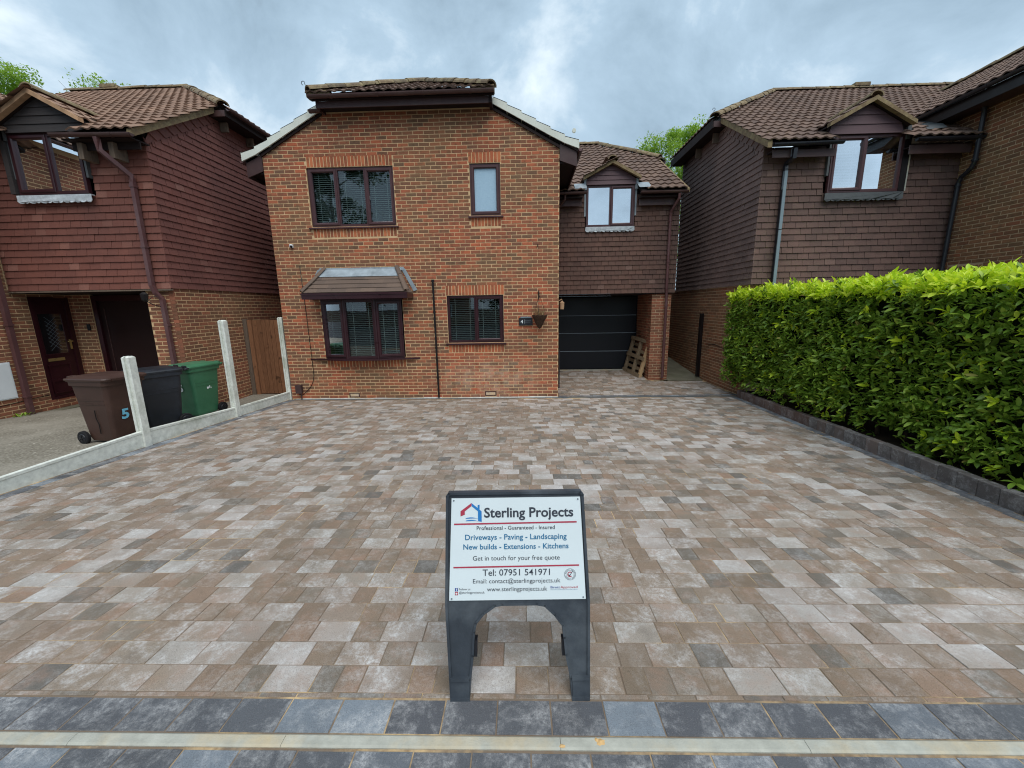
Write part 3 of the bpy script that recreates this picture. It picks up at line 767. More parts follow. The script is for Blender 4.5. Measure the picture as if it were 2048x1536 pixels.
# ================================================================== MAIN HOUSE
house = thing('house', 'orange-brown brick house with half-hipped gable, tiled bay canopy and black garage door', 'house', (-2.4, 0, 0))
XL, XR = -5.55, 0.77
F0 = front(0.0)
def gclip(zm, a0, a1):
    if zm <= 5.30: return a0, a1
    t = zm-5.30
    return XL+t*1.62, XR-t*1.72
W1 = (-4.63, -2.76, 3.87, 5.07); W2 = (-1.13, -0.48, 4.03, 5.07); W3 = (-1.74, -0.465, 1.30, 2.36); BAY = (-4.61, -2.75, 0.985, 2.32)
HEAD = 0.215
hol = [W1, W2, W3, BAY,
       (W1[0]+0.02, W1[1]-0.0, 5.07, 5.07+0.225), (W2[0]-0.02, W2[1]+0.02, 5.07, 5.07+0.225), (W3[0]-0.02, W3[1]+0.02, 2.36, 2.36+0.225),
       (W1[0]+0.02, W1[1]+0.0, 3.87-0.225, 3.87), (W2[0], W2[1], 4.03-0.225, 4.03), (W3[0], W3[1], 1.30-0.225, 1.30), (BAY[0], BAY[1], 0.985-0.225, 0.985),
       (-4.16, -3.915, 0.045, 0.155), (-0.935, -0.67, 0.055, 0.165)]
mb = MB(); mortar(mb, F0, XL+0.005, XR-0.005, -0.2, 5.30, [W1, W2, W3, BAY])
mb.prism([(XL+0.005, 0.004, 5.30), (XR-0.005, 0.004, 5.30), (-0.66, 0.004, 6.12), (-4.24, 0.004, 6.12)], (0, 0.13, 0))
wall = part('wall', mb, 'mortar', house)
it = bricks(F0, XL, XR, 0.02, 6.12, hol, gclip)
for q in hol[4:11]: it += soldiers(F0, q[0], q[1], q[2], q[3], 1)
lay(wall, 'brick', 'brickwork', it, ['brick_main', 'brick_soldier'], 300)
# flanks (seen only from the side)
m = MB(); mortar(m, east(XR), 0.13, 9.5, -0.2, 5.2); fl = part('wall', m, 'mortar', house); lay(fl, 'brick', 'brickwork', bricks(east(XR), 0.0, 3.4, 0.02, 5.2), ['brick_main'], 0)
m = MB(); mortar(m, west(XL), 0.13, 9.5, -0.2, 5.2); fl = part('wall', m, 'mortar', house); lay(fl, 'brick', 'brickwork', bricks(west(XL), 0.0, 4.0, 0.02, 5.2), ['brick_main'], 0)
# whitish mortar fillet along the foot of the wall
m = MB(); x = XL+0.1
while x < XR-0.02:
    L = random.uniform(0.1, 0.4); h = random.uniform(0.012, 0.035)
    m.prism([(x, -0.001, 0.0), (x, -random.uniform(0.012, 0.02), 0.0), (x, -0.001, h)], (min(L, XR-0.01-x), 0, 0)); x += L+0.002
part('mortar_fillet', m, 'mortar_white', house)
# air bricks
for a0, a1, z0, z1 in hol[11:13]:
    m = MB().boxf(F0, a0, a1, -0.05, 0.006, z0, z0+0.018); m.boxf(F0, a0, a1, -0.05, 0.006, z1-0.018, z1); m.boxf(F0, a0, a0+0.02, -0.05, 0.006, z0+0.018, z1-0.018); m.boxf(F0, a1-0.02, a1, -0.05, 0.006, z0+0.018, z1-0.018)
    a_ = part('air_brick', m, 'upvc', house); g = MB().boxf(F0, a0+0.02, a1-0.02, -0.05, -0.01, z0+0.018, z1-0.018)
    for i in range(9): g.boxf(F0, a0+0.03+i*(a1-a0-0.06)/8.2, a0+0.036+i*(a1-a0-0.06)/8.2, -0.01, -0.002, z0+0.022, z1-0.022)
    part('grille', g, 'concrete_post', a_)
# windows
window(house, F0, *W1, [(0, 0.335, 'c'), (0.335, 0.665, 'f'), (0.665, 1, 'c')], 'upvc', glass='glass_dim', tilt=0.6)
window(house, F0, *W2, [(0, 1, 'c')], 'upvc', glass='glass_frosted', blind=None)
window(house, F0, *W3, [(0, 0.5, 'f'), (0.5, 1, 'c')], 'upvc_dark', tilt=0.25)
# bay: three facets standing proud of the wall
bp = [(-4.60, -0.05), (-4.03, -0.20), (-3.33, -0.20), (-2.76, -0.05)]
for i in range(3):
    (xa, ya), (xb, yb) = bp[i], bp[i+1]; L = math.hypot(xb-xa, yb-ya); u = ((xb-xa)/L, (yb-ya)/L); nrm = (u[1], -u[0])
    window(house, ((xa, ya), u, nrm), 0.0, L, 0.985, 2.30, [(0, 1, 'f' if i == 1 else 'c')], 'upvc_dark', d=0.0, sill=False, room=False, tilt=0.25, handle=False)
for x, y in bp[1:3]: part('bay_post', MB().tube([(x, y+0.02, 0.985), (x, y+0.02, 2.30)], 0.04, 8), 'upvc_dark', house)
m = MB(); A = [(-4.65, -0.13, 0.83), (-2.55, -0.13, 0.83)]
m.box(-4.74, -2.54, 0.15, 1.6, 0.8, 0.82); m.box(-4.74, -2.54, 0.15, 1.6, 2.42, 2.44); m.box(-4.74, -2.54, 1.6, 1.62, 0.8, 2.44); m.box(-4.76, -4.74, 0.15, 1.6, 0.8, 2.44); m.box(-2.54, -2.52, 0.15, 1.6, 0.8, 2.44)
m.box(-4.609, -4.604, 0.0, 0.16, 0.985, 2.32); m.box(-2.756, -2.751, 0.0, 0.16, 0.985, 2.32)  # dark linings added over the lit reveals, shade put in as colour
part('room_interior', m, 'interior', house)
m = MB(); pts = [(-5.0, 0.0), (-4.68, -0.09), (-4.10, -0.25), (-3.68, -0.27), (-3.26, -0.25), (-2.68, -0.09), (-2.42, 0.0)]
m.prism([(x, y, 0.945) for x, y in pts], (0, 0, 0.035)); part('bay_sill', m, 'upvc_dark', house)
part('bay_head', MB().prism([(x, y, 2.295) for x, y in [(-4.63, 0.0), (-4.61, -0.06), (-4.04, -0.22), (-3.32, -0.22), (-2.74, -0.06), (-2.73, 0.0)]], (0, 0, 0.05)), 'upvc_dark', house)
# bay canopy
cx0, cx1, cyf, cz0, cz1 = -4.77, -2.50, -0.47, 2.44, 2.95
can = MB(); tx0, tx1 = -4.44, -2.80
can.add([(cx0, cyf, cz0), (cx1, cyf, cz0), (tx1, -0.005, cz1), (tx0, -0.005, cz1), (cx0, -0.005, cz0), (cx1, -0.005, cz0)], [(0, 1, 2, 3), (0, 3, 4), (1, 5, 2), (0, 4, 5, 1), (4, 3, 2, 5)])
canopy = part('bay_canopy', can, 'canopy_tile', house)
ev = np.array([0, -cyf-0.005, cz1-cz0]); Lv = np.linalg.norm(ev); ev /= Lv; en = np.cross([1, 0, 0], ev); Rc = np.stack([[1, 0, 0], ev, en], 1)
it = []
for r in range(4):
    v = r*0.125; f0 = v/Lv; lo = cx0+(tx0-cx0)*f0; hi = cx1+(tx1-cx1)*f0; x = lo-(0.16 if r % 2 else 0)
    while x < hi:
        x0, x1 = max(x, lo), min(x+0.32, hi); x += 0.32
        if x1-x0 < 0.04: continue
        w_ = round((x1-x0-0.004)/0.01)*0.01; key = reg(('ctile', w_), [(sx*w_/2, yy_, zz_) for zz_, yy_ in ((0.0, 0), (0.022, 0)) for sx in (-1, 1)]+[(sx*w_/2, 0.16, zz_) for zz_ in (0.0, 0.006) for sx in (-1, 1)], [(0, 1, 3, 2), (2, 3, 7, 6), (4, 6, 7, 5), (0, 2, 6, 4), (1, 5, 7, 3), (0, 4, 5, 1)])
        p = np.array([(x0+x1)/2, cyf, cz0])+ev*v+en*(0.006+random.gauss(0, 0.001)); it.append((key, p, Rc@rotz(random.gauss(0, 0.004)), 0))
lay(canopy, 'canopy_tile', 'canopy_tiling', it, ['canopy_tile'])
it = caps((cx0+0.0, cyf, cz0+0.03), (tx0, -0.03, cz1+0.03), 'canopycap', 0.24)+caps((cx1, cyf, cz0+0.03), (tx1, -0.03, cz1+0.03), 'canopycap', 0.24)
lay(canopy, 'hip_tile', 'hip_tiling', it, ['canopy_tile'])
m = MB(); o = en*0.034
p = lambda x, f0: tuple(np.array([x, cyf, cz0])+ev*Lv*f0+o)
m.add([p(-4.60, 0.66), p(-2.66, 0.66), p(-2.72, 0.98), p(-4.52, 0.98)], [(0, 1, 2, 3)])
m.add([(-4.56, -0.022, 2.93), (-2.66, -0.022, 2.93), (-2.66, -0.012, 3.0), (-4.56, -0.012, 3.0)], [(0, 1, 2, 3)])
m2 = MB()
for sgn, xa, xb in ((-1, -4.80, -4.50), (1, -2.47, -2.74)):      # stepped side flashings
    pts = [(xa+sgn*0.0, 2.47)]; n = 6
    for i in range(n):
        t = i/n; xx = xa+(xb-xa)*t; z = 2.47+0.5*t
        pts += [(xx+sgn*0.085, z+0.03), (xx+sgn*0.06, z+0.075)]
    pts += [(xb, 3.0)]
    m2.prism([(x, -0.012, z) for x, z in pts], (0, -0.004, 0))
part('lead_flashing', m, 'lead', canopy); part('lead_flashing', m2, 'lead', canopy)
m = MB().box(cx0-0.01, cx1+0.01, cyf-0.01, cyf+0.015, 2.315, 2.435); m.box(cx0-0.012, cx0+0.01, cyf+0.015, -0.003, 2.317, 2.435); m.box(cx1-0.01, cx1+0.012, cyf+0.015, -0.003, 2.317, 2.435)
m.box(cx0-0.02, cx1+0.02, cyf-0.022, cyf-0.0105, 2.40, 2.442)
part('canopy_fascia', m, 'upvc_dark', house)
part('canopy_soffit', MB().box(cx0+0.01, cx1-0.01, cyf+0.016, -0.004, 2.322, 2.332), 'soffit_dark', house)
# waste pipe, cable, meter, camera, number plate and other fixings
dp = downpipe(house, [(-2.025, -0.035, 2.69), (-2.020, -0.035, 0.03)], 'black_paint', 0.022, clips=[(-2.023, -0.035, z) for z in (2.0, 1.2, 0.5)])
part('pipe_cap', MB().tube([(-2.025, -0.035, 2.66), (-2.025, -0.035, 2.71)], 0.033, 10), 'black_paint', dp)
part('cable', MB().tube([(-4.998, -0.012, 3.06), (-4.985, -0.012, 2.45), (-4.976, -0.012, 2.09), (-4.966, -0.012, 1.18), (-4.96, -0.012, 0.62), (-4.985, -0.012, 0.45), (-5.06, -0.012, 0.32), (-5.17, -0.014, 0.20), (-5.30, -0.02, 0.10), (-5.34, -0.03, 0.12), (-5.345, -0.03, 0.2)], 0.007, 6), 'black_paint', house, smooth=True)
m = MB().boxf(F0, -5.40, -5.265, 0.0, 0.075, 0.165, 0.36); m.boxf(F0, -5.405, -5.26, 0.0755, 0.083, 0.162, 0.365)
mbx = part('meter_box', m, 'fascia_brown', house); part('conduit', MB().tube([(-5.3, -0.04, 0.165), (-5.3, -0.04, 0.01)], 0.012, 8), 'fascia_brown', mbx)
m = MB().boxf(F0, -5.155, -5.095, 0.0, 0.05, 3.45, 3.52); cm = part('security_camera', m, 'white_plastic', house)
part('lens', MB().tube([(-5.115, -0.05, 3.475), (-5.105, -0.075, 3.462)], 0.026, 12), 'black_paint', cm)
part('camera_body', MB().tube([(-5.128, -0.03, 3.49), (-5.113, -0.068, 3.470)], 0.033, 12), 'white_plastic', cm)
pl = part('number_plate', MB().boxf(F0, -0.12, 0.185, 0.002, 0.028, 1.675, 1.845), 'gutter_black', house)
part('plate_edge', MB().boxf(F0, -0.085, 0.16, 0.0, 0.02, 1.846, 1.872), 'pipe_grey', pl)
m = MB(); fn = lambda x, y: (x, -0.0295, y)
text_on(m, '4', fn, -0.085, -0.028, 1.725, 0.078, 0.006); m.add([fn(0.008, 1.715), fn(0.012, 1.715), fn(0.012, 1.805), fn(0.008, 1.805)], [(0, 1, 2, 3)])
part('digit', m, 'ink_white', pl)
m = MB()
for z, n in ((1.775, 7), (1.745, 6)):
    for i in range(n): m.add([fn(0.024+i*0.019, z), fn(0.038+i*0.019, z), fn(0.038+i*0.019, z+0.007), fn(0.024+i*0.019, z+0.007)], [(0, 1, 2, 3)])
part('small_lettering', m, 'ink_grey', pl)
m = MB().tube([(0.326, -0.005, 2.25), (0.326, -0.005, 2.44)], 0.012, 8); m.tube([(0.326, -0.01, 2.40), (0.326, -0.10, 2.42), (0.326, -0.15, 2.36), (0.326, -0.16, 2.33)], 0.007, 8)
m.tube([(0.326, -0.01, 2.27), (0.326, -0.06, 2.33), (0.326, -0.11, 2.415)], 0.006, 8); m.tube([(0.29, -0.02, 2.41), (0.36, -0.02, 2.37)], 0.006, 6)
part('basket_bracket', m, 'black_paint', house)
part('wall_hook', MB().tube([(0.305, 0.0, 3.375), (0.305, -0.04, 3.38), (0.305, -0.04, 3.41)], 0.01, 8), 'black_paint', house)
m = MB().tube([(0.77, 0.14, 2.20), (0.85, 0.14, 2.24), (0.86, 0.14, 2.2)], 0.012, 8); m.tube([(0.855, 0.14, 2.2), (0.855, 0.14, 2.17), (0.855, 0.14, 2.02)], [0.012, 0.055, 0.045], 10)
part('wall_lamp', m, 'verge_fresh', house)
part('side_pipe', MB().tube([(0.80, 0.12, 0.2), (0.80, 0.12, 1.1)], 0.016, 8), 'gutter_black', house)

# ---- main roof: ridge runs back, half hip to the front
RZ0, RX0, RX1, RXM, RZM, HZ = 5.28, -5.92, 1.14, -2.39, 7.24, 6.24
S = (RZM-RZ0)/(RXM-RX0)
hw = (HZ-RZ0)/S; hxl, hxr = RX0+hw, RX1-hw; yh = -0.42; yr = yh+(RZM-HZ)/S*1.0; YB = 9.8
rb = MB(); th = 0.06
def slabq(mb_, pts, t=th): mb_.prism(pts, (0, 0, -t))
slabq(rb, [(RX0, -0.06, RZ0), (RX0, YB, RZ0), (RXM, YB, RZM), (RXM, yr, RZM), (hxl, -0.06, HZ)])
slabq(rb, [(RX1, YB, RZ0), (RX1, -0.06, RZ0), (hxr, -0.06, HZ), (RXM, yr, RZM), (RXM, YB, RZM)])
slabq(rb, [(hxl, yh, HZ), (hxr, yh, HZ), (RXM, yr, RZM)])
roof = part('roof', rb, 'soffit_dark', house)
L_ = math.hypot(RXM-RX0, RZM-RZ0); cs, sn = (RXM-RX0)/L_, (RZM-RZ0)/L_
it = tiles((hxl-0.06, yh-0.03, HZ), (1, 0, 0), (0, cs, sn), hxr-hxl+0.12, (yr-yh)/cs, lambda u, v: v*cs*0.97-0.05 < u*(yr-yh)/(RXM-hxl) and v*cs*0.97-0.05 < (hxr-hxl+0.12-u)*(yr-yh)/(hxr-RXM))
def hipL(y): return 1e9 if y > yr else (y-yh)/(yr-yh)*(RXM-hxl)
it += tiles((RX0, YB, RZ0), (0, -1, 0), (cs, 0, sn), YB-0.12, L_, lambda u, v: v*cs < hw+max(0, YB-u-yh)/(yr-yh)*(RXM-hxl) and v < L_)
it += tiles((RX1, 0.12, RZ0), (0, 1, 0), (-cs, 0, sn), YB, L_, lambda u, v: v*cs < hw+max(0, u-yh)/(yr-yh)*(RXM-hxl) and v < L_)
lay(roof, 'roof_tile', 'roof_tiling', it, ['roof_tile'], 60)
it = caps((hxl, yh-0.03, HZ+0.05), (RXM, yr, RZM+0.05))+caps((hxr, yh-0.03, HZ+0.05), (RXM, yr, RZM+0.05))+caps((RXM, yr, RZM+0.05), (RXM, YB, RZM+0.05))
lay(roof, 'ridge_tile', 'ridge_tiling', it, ['ridge_tile'])
for x0, x1 in ((hxl-0.05, hxl+0.42), (hxr-0.42, hxr+0.05)):
    part('hip_bedding', MB().box(x0, x1, -0.44, -0.30, 6.20, 6.315), 'verge_mortar', roof)
part('hip_iron', MB().tube([(hxl-0.03, yh-0.04, HZ+0.16)]+[(hxl-0.07+0.035*math.cos(a), yh-0.05, HZ+0.19+0.035*math.sin(a)) for a in np.linspace(-0.6, 4.6, 9)], 0.006, 6), 'black_paint', roof)
gutter(house, (-4.20, -0.455, 6.215), (-0.545, -0.455, 6.225), (0, -1, 0), 'gutter_brown', 0.75)
part('fascia', MB().box(-4.07, -0.665, -0.335, -0.31, 6.045, 6.165), 'fascia_brown', house)
part('fascia_back', MB().box(-4.19, -0.55, -0.395, -0.3355, 6.165, 6.275), 'soffit_dark', house)
part('soffit', MB().box(-4.07, -0.665, -0.309, 0.02, 6.115, 6.135), 'soffit_dark', house)
part('fascia_return', MB().box(-4.12, -4.071, -0.335, -0.02, 6.05, 6.20), 'fascia_brown', house)
part('fascia_return', MB().box(-0.664, -0.60, -0.335, -0.02, 6.05, 6.20), 'soffit_dark', house)
m = MB().sweep(GUT, (-4.33, -0.20, 6.07), (-4.09, -0.20, 6.08), (0, -1, 0), (0, 0, 1)); part('gutter', m, 'gutter_brown', house)
# dry verge caps down both slopes, bell-cast at the foot
def verge(x0, z0, x1, z1, n, sg):
    for i in range(n):
        t0, t1 = i/n, (i+1)/n
        def P(t): 
            x = x0+(x1-x0)*t; z = z0+(z1-z0)*t
            z += 0.055*max(0, (t-0.72)/0.28)**2; return x, z
        (xa, za), (xb, zb) = P(t0), P(t1); lf = 0.035
        m_ = MB(); q = [(xa, za-0.075), (xb, zb-0.075), (xb, zb+0.055+lf), (xa, za+0.055)]
        m_.prism([(x, -0.09, z) for x, z in q], (0, 0.03, 0)); 
        top = [(xa, -0.09, za+0.055), (xb, -0.09, zb+0.055+lf), (xb, 0.06, zb+0.055+lf), (xa, 0.06, za+0.055)]
        m_.prism(top, (0, 0, -0.012)); m_.prism([(xb, -0.092, zb-0.075), (xb, -0.092, zb+0.055+lf), (xb-sg*0.012, -0.092, zb+0.055+lf), (xb-sg*0.012, -0.092, zb-0.075)], (0, 0.15, 0))
        part('verge_cap', m_, 'verge_cap', roof)
verge(-4.13, 6.205, -5.94, 5.225, 6, -1); verge(-0.60, 6.215, 1.16, 5.285, 6, 1)
for xs_ in ((XL, -4.16), (XR, -0.62)):
    part('verge_undercloak', MB().prism([(xs_[0], -0.012, 5.295), (xs_[1], -0.012, 6.055), (xs_[1], -0.012, 6.11), (xs_[0], -0.012, 5.35)], (0, -0.03, 0)), 'soffit_dark', roof)
part('verge_end', MB().tube([(0.78+0.28, 0.02, 5.63), (0.78+0.28, -0.02, 5.63)], 0.04, 12), 'verge_cap', roof)
# boxed eaves at each side
for xa, xb, zt in ((XL, -5.90, 5.24), (XR, 1.12, 5.29)):
    sg = -1 if xb < xa else 1
    m = MB().prism([(xa, -0.02, zt-0.36+0.14), (xb, -0.02, zt-0.36+0.02), (xb, -0.02, zt-0.06), (xa, -0.02, zt+0.10)], (0, 0.03, 0))
    part('box_end', m, 'fascia_brown', house)
    part('eaves_soffit', MB().box(min(xa, xb), max(xa, xb), 0.012, YB, zt-0.27, zt-0.25), 'soffit_dark', house)
    part('fascia', MB().box(xb-0.012, xb+0.012, 0.012, YB, zt-0.34, zt-0.03), 'fascia_brown', house)
    gutter(house, (xb+sg*0.07, -0.06, zt-0.02), (xb+sg*0.07, YB, zt-0.02), (sg, 0, 0), 'pipe_brown', 0.9)

# ---- garage block: tile-hung storey over a recessed garage
GY = 2.0; FG = front(GY)
G0, G1 = XR, 4.02
DW = (1.63, 2.87, 4.10, 5.12)
m = MB(); mortar(m, FG, G0+0.005, G1, 2.40, 4.95, [DW], d=-0.03, t=0.12); hw_ = part('tile_hung_wall', m, 'soffit_dark', house)
lay(hw_, 'hanging_tile', 'tile_cladding', hung(FG, G0+0.02, G1+0.03, 2.40, 4.78, 0.182, 0.122, [(DW[0]-0.02, DW[1]+0.02, DW[2]-0.03, 6)]), ['hung_main'], 300)
m = MB(); mortar(m, east(G1-0.02), GY+0.12, 9.0, 2.40, 4.95, d=-0.03); m.prism([(G1-0.06, GY+0.05, 4.95), (G1-0.06, 4.1, 6.22), (G1-0.06, 7.8, 6.22), (G1-0.06, 9.8, 4.95)], (-0.1, 0, 0)); sw = part('tile_hung_wall', m, 'soffit_dark', house)
lay(sw, 'hanging_tile', 'tile_cladding', hung(east(G1-0.02), GY+0.02, 8.8, 2.40, 4.9, 0.182, 0.122), ['hung_main'], 0)
part('recess_ceiling', MB().box(G0+0.01, G1-0.03, GY+0.0, 3.6, 2.375, 2.395), 'soffit_dark', house)
# piers
m = MB(); mortar(m, front(2.05), 3.475, 3.985, -0.1, 2.37, t=0.4); mortar(m, west(3.475), 2.06, 3.5, -0.1, 2.37, t=0.2)
pier = part('pier', m, 'mortar_grey', house)
it = bricks(front(2.05), 3.47, 3.99, 0.0, 2.37)+bricks(west(3.47), 2.05, 3.5, 0.0, 2.37, phase=0.11)
lay(pier, 'brick', 'brickwork', it, ['brick_left'], 60)
m = MB(); mortar(m, east(3.985), 2.06, 9.0, -0.1, 2.37, t=0.1); fl = part('wall', m, 'mortar_grey', house); lay(fl, 'brick', 'brickwork', bricks(east(3.99), 2.05, 6.0, 0.0, 2.37), ['brick_left'], 0)
# garage door, four panels
gd = part('garage_door', MB().box(0.80, 3.46, 3.42, 3.46, 0.1, 2.37), 'black_paint', house)
for z0, z1 in ((0.125, 0.688), (0.692, 1.248), (1.252, 1.786), (1.790, 2.34)):
    m = MB(); y = 3.36; c_ = 0.014
    V = []
    for yy_, i in ((3.42, 0), (y+c_, 0), (y, c_)): V += [(0.83+i, yy_, z0+i), (3.44-i, yy_, z0+i), (3.44-i, yy_, z1-i), (0.83+i, yy_, z1-i)]
    m.add(V, [(8, 9, 10, 11)]+[(r*4+a, r*4+(a+1) % 4, (r+1)*4+(a+1) % 4, (r+1)*4+a) for r in (0, 1) for a in range(4)])
    part('door_panel', m, 'door_black', gd)
for z in (0.69, 1.25, 1.788): part('panel_joint', MB().box(0.84, 3.43, 3.352, 3.39, z-0.009, z+0.009), 'door_line', gd)
part('threshold', MB().box(0.79, 3.46, 3.22, 3.36, 0.0, 0.118), 'concrete_edge', house)
# eaves of the garage block
EY, EZ, PS = 1.68, 4.90, 0.60
RYg, RXe, HZg = 5.94, 4.32, 6.40
RZg = EZ+PS*(RYg-EY); yhg = EY+(HZg-EZ)/PS; rxg = RXe-(RYg-yhg)*0.98
rb = MB()
_yn = 2.35; _zn = EZ+PS*(_yn-EY)
slabq(rb, [(XR+0.02, EY, EZ), (DW[0]-0.09, EY, EZ), (DW[0]-0.09, _yn, _zn), (DW[1]+0.09, _yn, _zn), (DW[1]+0.09, EY, EZ), (4.09, EY, EZ), (4.09, yhg, HZg), (rxg, RYg, RZg), (XR+0.02, RYg, RZg)])
slabq(rb, [(4.16, 2*RYg-EY, EZ), (XR+0.02, 2*RYg-EY, EZ), (XR+0.02, RYg, RZg), (rxg, RYg, RZg), (4.16, 2*RYg-yhg, HZg)])
slabq(rb, [(RXe, yhg, HZg), (RXe, 2*RYg-yhg, HZg), (rxg, RYg, RZg)])
gr = part('roof', rb, 'soffit_dark', house)
cg, sg_ = 1/math.hypot(1, PS), PS/math.hypot(1, PS)
def ing(u, v):
    x = -1.0+u; y = EY+v*cg
    if x < 0.75 and EZ+PS*(y-EY) < RZ0+S*(RX1-x): return False
    if DW[0]-0.16 < x < DW[1]+0.14 and y < 2.25: return False
    if DW[0]-0.16 < x < DW[1]+0.16 and y < EY+ (5.62-abs(x-2.25)*0.52-EZ)/PS: return False
    return y < RYg and (x < 4.12 if y < yhg else x < RXe-(y-yhg)*0.98+0.05)
it = tiles((-1.0, EY-0.03, EZ), (1, 0, 0), (0, cg, sg_), 5.35, (RYg-EY)/cg, ing)
it += tiles((RXe, yhg, HZg), (0, 1, 0), (-cg, 0, sg_), 2*(RYg-yhg), (RYg-yhg)/cg, lambda u, v: v*cg < u*0.98 and v*cg < (2*(RYg-yhg)-u)*0.98)
def dormer_roof(cx, hwid, yf, zb, za, pyfun, key_y0):
    """gabled dormer roof: returns tile items and ridge caps; slopes descend to both sides from x=cx, from the front yf back to the main slope"""
    out = []; s = (za-zb)/hwid; c0 = 1/math.hypot(1, s); s0 = s*c0; Ls = hwid/c0
    for sg in (-1, 1):
        eu = (0, 1.0*(1 if sg > 0 else -1), 0); ev = (-sg*c0, 0, s0)
        yb = pyfun(za)
        O = (cx+sg*hwid, yf if sg > 0 else yb, zb)
        def ins(u, v, sg=sg):
            y = yf+u if sg > 0 else yb-u
            return y < pyfun(zb+v*s0)-0.02 and v < Ls
        out += tiles(O, eu, ev, yb-yf, Ls, ins)
    return out, caps((cx, yf-0.02, za+0.035), (cx, pyfun(za), za+0.035), L=0.36)
pyg = lambda z: EY+(z-EZ)/PS
dt, dc = dormer_roof(2.25, 0.70, 1.80, 5.25, 5.62, pyg, 0)
lay(gr, 'roof_tile', 'roof_tiling', it+dt, ['roof_tile'], 300)
it = caps((4.16, yhg, HZg+0.05), (rxg, RYg, RZg+0.05))+caps((rxg, RYg, RZg+0.05), (-1.6, RYg, RZg+0.05))+dc
lay(gr, 'ridge_tile', 'ridge_tiling', it, ['ridge_tile'])
part('verge', MB().prism([(4.08, EY-0.02, EZ-0.07), (4.14, EY-0.02, EZ-0.07), (4.14, EY-0.02, EZ+0.015), (4.08, EY-0.02, EZ+0.015)], (0, yhg-EY, HZg-EZ)), 'verge_mortar', gr)
part('hip_fascia', MB().box(RXe-0.03, RXe, yhg-0.05, 2*RYg-yhg, HZg-0.18, HZg-0.05), 'fascia_brown', gr)
part('hip_fascia', MB().box(4.02, RXe-0.031, yhg-0.05, yhg-0.02, HZg-0.18, HZg-0.06), 'soffit_dark', gr)
def dormer(parent, fr_y, cx, hwid, z_sill, z_head, z_b, z_a, boards, bmat, wmat, lights, glass, blind, verge_mat, fy, py, cheek='lead', win=None, **kw):
    fr = front(fr_y)
    a0, a1 = win
    window(parent, fr, a0, a1, z_sill, z_head, lights, wmat, glass=glass, blind=blind, sill=False, d=0.0, **kw)
    # boarded gable, each board overlapping the one below
    n = boards; s = (z_a-z_b)/hwid; zt = z_a-0.06
    zs = np.linspace(z_head, zt, n+1)
    for i in range(n):
        z0, z1 = zs[i], zs[i+1]
        wx = lambda z: min(hwid-0.07, max(0.0, (z_a-0.02-z)/s-0.02))
        p = [(cx-wx(z0), z0), (cx+wx(z0), z0), (cx+wx(z1), z1), (cx-wx(z1), z1)]
        V = [(x, fr_y-(0.052 if q < 2 else 0.034), z-(0.008 if q < 2 else 0)) for q, (x, z) in enumerate(p)]+[(x, fr_y-0.02, z) for x, z in p]
        part('gable_board', MB().add(V, [(0, 1, 2, 3), (0, 4, 5, 1), (1, 5, 6, 2), (2, 6, 7, 3), (3, 7, 4, 0)]), bmat, parent)
    part('gable_backing', MB().prism([(cx-hwid+0.05, fr_y-0.02, z_head), (cx+hwid-0.05, fr_y-0.02, z_head), (cx+hwid-0.05, fr_y-0.02, z_b+0.01), (cx, fr_y-0.02, z_a-0.05), (cx-hwid+0.05, fr_y-0.02, z_b+0.01)], (0, 0.03, 0)), 'soffit_dark', parent)
    # cheeks and corner strips
    for sg in (-1, 1):
        x = a0-0.03 if sg < 0 else a1+0.03
        part('dormer_cheek', MB().box(x-0.02, x+0.02, fr_y+0.011, fr_y+1.0, z_head-0.75, z_b+0.02), cheek, parent)
        part('corner_strip', MB().box(x-0.035, x+0.035, fr_y-0.03, fr_y+0.010, z_head-0.12, z_b+0.0), cheek, parent)
        # verge bedding under the tiles
        q = [(cx, z_a-0.045), (cx+sg*(hwid+0.02), z_b-0.045), (cx+sg*(hwid+0.02), z_b+0.025), (cx, z_a+0.035)]
        part('dormer_verge', MB().prism([(xx, fy-0.03, z) for xx, z in q], (0, 0.09, 0)), verge_mat, parent)
        part('dormer_roof_base', MB().prism([(cx, fy+0.061, z_a-0.03), (cx+sg*hwid, fy+0.061, z_b-0.03), (cx+sg*hwid, fy+0.061, z_b), (cx, fy+0.061, z_a)], (0, py(z_a)-fy, 0)), 'soffit_dark', parent)
dormer(house, 1.95, 2.25, 0.70, DW[2], DW[3], 5.25, 5.62, 4, 'board_mauve', 'upvc', [(0, 0.5, 'f'), (0.5, 1, 'c')], 'glass_film', None, 'verge_mortar', 1.80, pyg, win=(DW[0], DW[1]), handle=False)
scallop_apron(house, front(1.95), DW[0], DW[1], 3.975, 4.10, 'lead_white', d=0.0)
for x0, x1, zz in ((XR+0.0, 1.60, 4.88), (2.93, 4.10, 4.86)):
    gutter(house, (x0, 1.64, zz), (x1, 1.64, zz), (0, -1, 0), 'gutter_brown', 0.9)
    part('fascia', MB().box(x0+0.02, x1-0.25 if x1 > 2 else x1-0.1, 1.84, 1.865, zz-0.28, zz-0.12), 'fascia_brown', house)
    part('soffit', MB().box(x0+0.02, x1-0.1, 1.70, 1.98, zz-0.12, zz-0.09), 'soffit_dark', house)
m = MB()
for x in (1.50, 3.0): m.box(x, x+0.22, 1.72, 1.95, 5.0, 5.012)
for k_, (x0, x1) in enumerate(((1.30, 1.60), (2.90, 3.2))):
    part('lead_soaker', MB().add([(x0, 1.66, 4.97), (x1, 1.66, 4.97), (x1, 1.95, 5.16), (x0, 1.95, 5.16), ((x0+x1)/2, 1.80, 5.11)], [(0, 1, 4), (1, 2, 4), (2, 3, 4), (3, 0, 4)]), 'lead', house)
